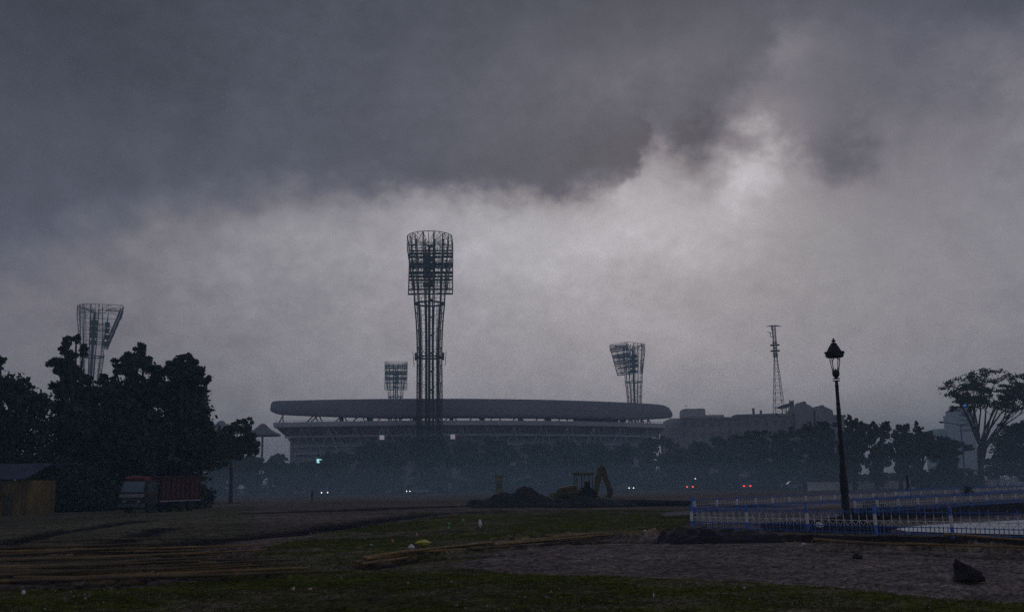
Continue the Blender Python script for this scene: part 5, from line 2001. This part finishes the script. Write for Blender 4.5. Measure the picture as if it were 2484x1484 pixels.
litter(998, 1335, 17, 10, wplas, 'crumpled white plastic bag on the grass beside the yellow one', 1, name='plastic_bag')
litter(1026, 1324, 32, 10, yplas, 'flat yellow plastic bag on the grass', 2, name='plastic_bag')
litter(1165, 1280, 8, 15, wplas, 'upright white plastic bag standing on the mid field grass', 3, name='plastic_bag')
litter(1988, 1282, 20, 11, wplas, 'white crumpled bag lying behind the nearest railing', 4, name='plastic_bag')
items = [(900, 1326, 7, 5, bluw, 'small bluish scrap left of the white bag'), (953, 1317, 5, 5, pinkp, 'tiny pink scrap above and left of the white bag'),
         (1011, 1300, 5, 5, pinkp, 'tiny pink scrap above the yellow bag'), (1089, 1284, 5, 5, gplas, 'small green scrap, lower of two left of the upright bag'),
         (1090, 1273, 6, 3, gplas, 'small green scrap, upper of two left of the upright bag'), (1124, 1266, 6, 6, gplas, 'small green scrap nearest the upright white bag'),
         (712, 1436, 8, 7, pinkp, 'pale orange wrapper in the foreground grass at left of its neighbour'), (752, 1434, 11, 4, pinkp, 'flat orange wrapper in the foreground grass'),
         (57, 1445, 9, 8, wplas, 'grey white cup lying in the bottom left corner'), (1586, 1453, 4, 9, wplas, 'slim pale stick of litter in the foreground grass'),
         (2318, 1398, 7, 8, wplas, 'small white scrap touching the dark boulder'), (1950, 1324, 10, 4, wplas, 'thin white scrap at the far edge of the dirt path'),
         (1806, 1432, 6, 5, bluw, 'bluish scrap at the near edge of the dirt path'), (687, 1386, 9, 5, bluw, 'bluish scrap at the end of the wheel ruts'),
         (1840, 1308, 8, 4, pinkp, 'small pale scrap right of the flat black soil spread'), (1565, 1291, 9, 4, wplas, 'thin white scrap beyond the grassy berm'),
         (990, 1419, 4, 4, pinkp, 'tiny reddish scrap in the foreground grass centre'), (1355, 1351, 6, 4, pinkp, 'reddish scrap at the left end of the dirt path')]
for i, (x, y, w, h, m_, lb) in enumerate(items):
    litter(x, y, w, h, m_, lb, 20 + i, name='scrap')

# ------------------------------------------------------------------ bamboo poles
bam = mat('bamboo', (.27, .165, .06), .6, 0, .45, 1.1, stretch=(1, 6, 6))
bam2 = mat('weathered_bamboo', (.13, .095, .055), .7, 0, .5, 1.1, stretch=(1, 6, 6))


def pole_mesh(seed, m):
    rnd = random.Random(seed)
    pts, rs_ = [], []
    L, n = 7.0, 18
    b1, b2 = rnd.uniform(-.06, .06), rnd.uniform(-.015, .015)
    for i in range(n + 1):
        u = i / n
        x = -L / 2 + u * L
        y = b1 * math.sin(math.pi * u) + b2 * math.sin(3 * math.pi * u)
        r = .041 - .015 * u
        pts += [(x, y, 0), (x + .02, y, 0), (x + .04, y, 0)]
        rs_ += [r, r * 1.18, r]
    return MB().path(pts, rs_, 7).build('bamboo_pole', m, None, smooth=True)


PROTO = []


def pole(p0, p1, z, rnd, label, group, dark=False):
    if not PROTO:
        for k in range(6):
            PROTO.append([pole_mesh(k, bam2 if k in (1, 4) else bam), False])
    k = rnd.choice((1, 4)) if dark else rnd.choice((0, 2, 3, 5, 1))
    pr = PROTO[k]
    if pr[1]:
        o = pr[0].copy()
        C.objects.link(o)
    else:
        o = pr[0]
        pr[1] = True
    a, b_ = Vector(p0), Vector(p1)
    d = b_ - a
    c = (a + b_) / 2
    o.location = (c.x, c.y, z + rnd.uniform(0, .04))
    o.rotation_euler = (rnd.random() * 6, rnd.uniform(-.012, .012), math.atan2(d.y, d.x))
    s_ = d.length / 7.0
    o.scale = (s_, 1, 1)
    tag(o, label, 'bamboo pole', group)


rp_ = random.Random(33)
for i in range(34):
    y0 = 1337 + 90 * (i / 33) + rp_.uniform(-4, 4)
    x0 = rp_.uniform(-330, -20) if i % 4 else rp_.uniform(0, 120)
    a = gp(x0, y0)
    ang = R(rp_.gauss(13, 9))
    Ln = rp_.uniform(4.4, 7.2)
    b_ = a + Vector((math.cos(ang), math.sin(ang), 0)) * Ln
    pole(a, b_, .05 + rp_.choice((0, 0, .08, .15, .2)), rp_, 'loose bamboo pole lying in the wide pile at lower left', 'bamboo poles in the lower left pile', i % 5 < 3)
for (x0, y0, x1, y1, n) in ((876, 1369, 1215, 1322, 4), (1010, 1350, 1300, 1328, 3), (1180, 1328, 1480, 1303, 4), (1330, 1308, 1640, 1297, 4)):
    for k_ in range(n):
        a = gp(x0 + rp_.uniform(-25, 25), y0 + rp_.uniform(-2.5, 2.5))
        b_ = gp(x1 + rp_.uniform(-25, 25), y1 + rp_.uniform(-2, 2))
        pole(a, b_, .05 + .028 * k_, rp_, 'bamboo pole in the long line running across the centre of the field', 'bamboo poles in the long centre line', k_ == 1)
for (x0, y0, x1, y1) in ((1975, 1319, 2240, 1333), (2020, 1324, 2330, 1336), (2200, 1332, 2500, 1341)):
    pole(gp(x0, y0), gp(x1, y1), .14, rp_, 'bamboo pole lying along the far side of the dirt path at right', 'bamboo poles by the dirt path', False)
pole(gp(2292, 1317), gp(2560, 1338), .22, rp_, 'pale bamboo pole lying nearest the right edge beside the dirt path', 'bamboo poles by the dirt path')

# ------------------------------------------------------------------ birds
birdm = mat('bird_feathers', (.03, .03, .035), .8)


def bird(x, y, Y, s, label, rz):
    p = at(x, y, Y)
    t = thing('bird', label, 'bird', p, rz, 'birds in the sky')
    MB().lathe([(.01 * s, -.3 * s), (.07 * s, -.12 * s), (.1 * s, .05 * s), (.06 * s, .2 * s), (.01 * s, .3 * s)], 8).build('body', birdm, t, smooth=True)
    for q in (-1, 1):
        MB().prism([(0, .08 * s), (q * .4 * s, .28 * s), (q * .8 * s, .12 * s), (q * .4 * s, .1 * s), (0, -.06 * s)], -.015, .015).build('wing', birdm, t)


bird(1664, 985, 300, .75, 'small dark bird hovering above the pale penthouse', .3)
bird(1190, 561, 200, .3, 'tiny dark bird high in the sky right of the tallest tower', 1.2)

# ------------------------------------------------------------------ haze
hz = bpy.data.materials.new('haze_air')
hz.use_nodes = True
nt = hz.node_tree
nt.nodes.clear()
o_ = nt.nodes.new('ShaderNodeOutputMaterial')
pv = nt.nodes.new('ShaderNodeVolumePrincipled')
pv.inputs['Color'].default_value = (.50, .76, 1.0, 1)
pv.inputs['Density'].default_value = .0011
pv.inputs['Anisotropy'].default_value = .2
nt.links.new(pv.outputs[0], o_.inputs['Volume'])
b = MB().box(-1500, 1500, -1500, 1500, -2.0, TOPZ + 4).build('haze', hz)
b['kind'] = 'stuff'
b['label'] = 'even blue grey haze over the whole field'

# thin smoke lying over the far side of the field
sm = bpy.data.materials.new('smoke_air')
sm.use_nodes = True
nt = sm.node_tree
nt.nodes.clear()
o_ = nt.nodes.new('ShaderNodeOutputMaterial')
pv = nt.nodes.new('ShaderNodeVolumePrincipled')
pv.inputs['Color'].default_value = (.58, .82, 1.0, 1)
pv.inputs['Density'].default_value = .0028
nt.links.new(pv.outputs[0], o_.inputs['Volume'])
for (hh, kx, lb) in ((9.5, 1.0, 'thin blue smoke lying low over the far side of the field'), (4.6, .92, 'denser blue smoke close to the ground over the far side of the field')):
    b = MB()
    NU, NV = 40, 9
    vs = []
    for j in range(NV + 1):
        v = j / NV * math.pi / 2
        for i in range(NU):
            a = 2 * math.pi * i / NU
            w = 1 + .10 * math.sin(3 * a + 1) + .06 * math.sin(7 * a)
            vs.append((20 + 145 * kx * w * math.cos(a) * math.cos(v), 158 + 50 * kx * w * math.sin(a) * math.cos(v), .3 + hh * math.sin(v) * (1 + .25 * math.sin(5 * a) * math.cos(v))))
    fs = [(j * NU + i, j * NU + (i + 1) % NU, (j + 1) * NU + (i + 1) % NU, (j + 1) * NU + i) for j in range(NV) for i in range(NU)]
    fs += [tuple(range(NU - 1, -1, -1)), tuple(range(NV * NU, NV * NU + NU))]
    b.add(vs, fs)
    o = b.build('smoke', sm)
    tag(o, lb, 'smoke', kind='stuff')
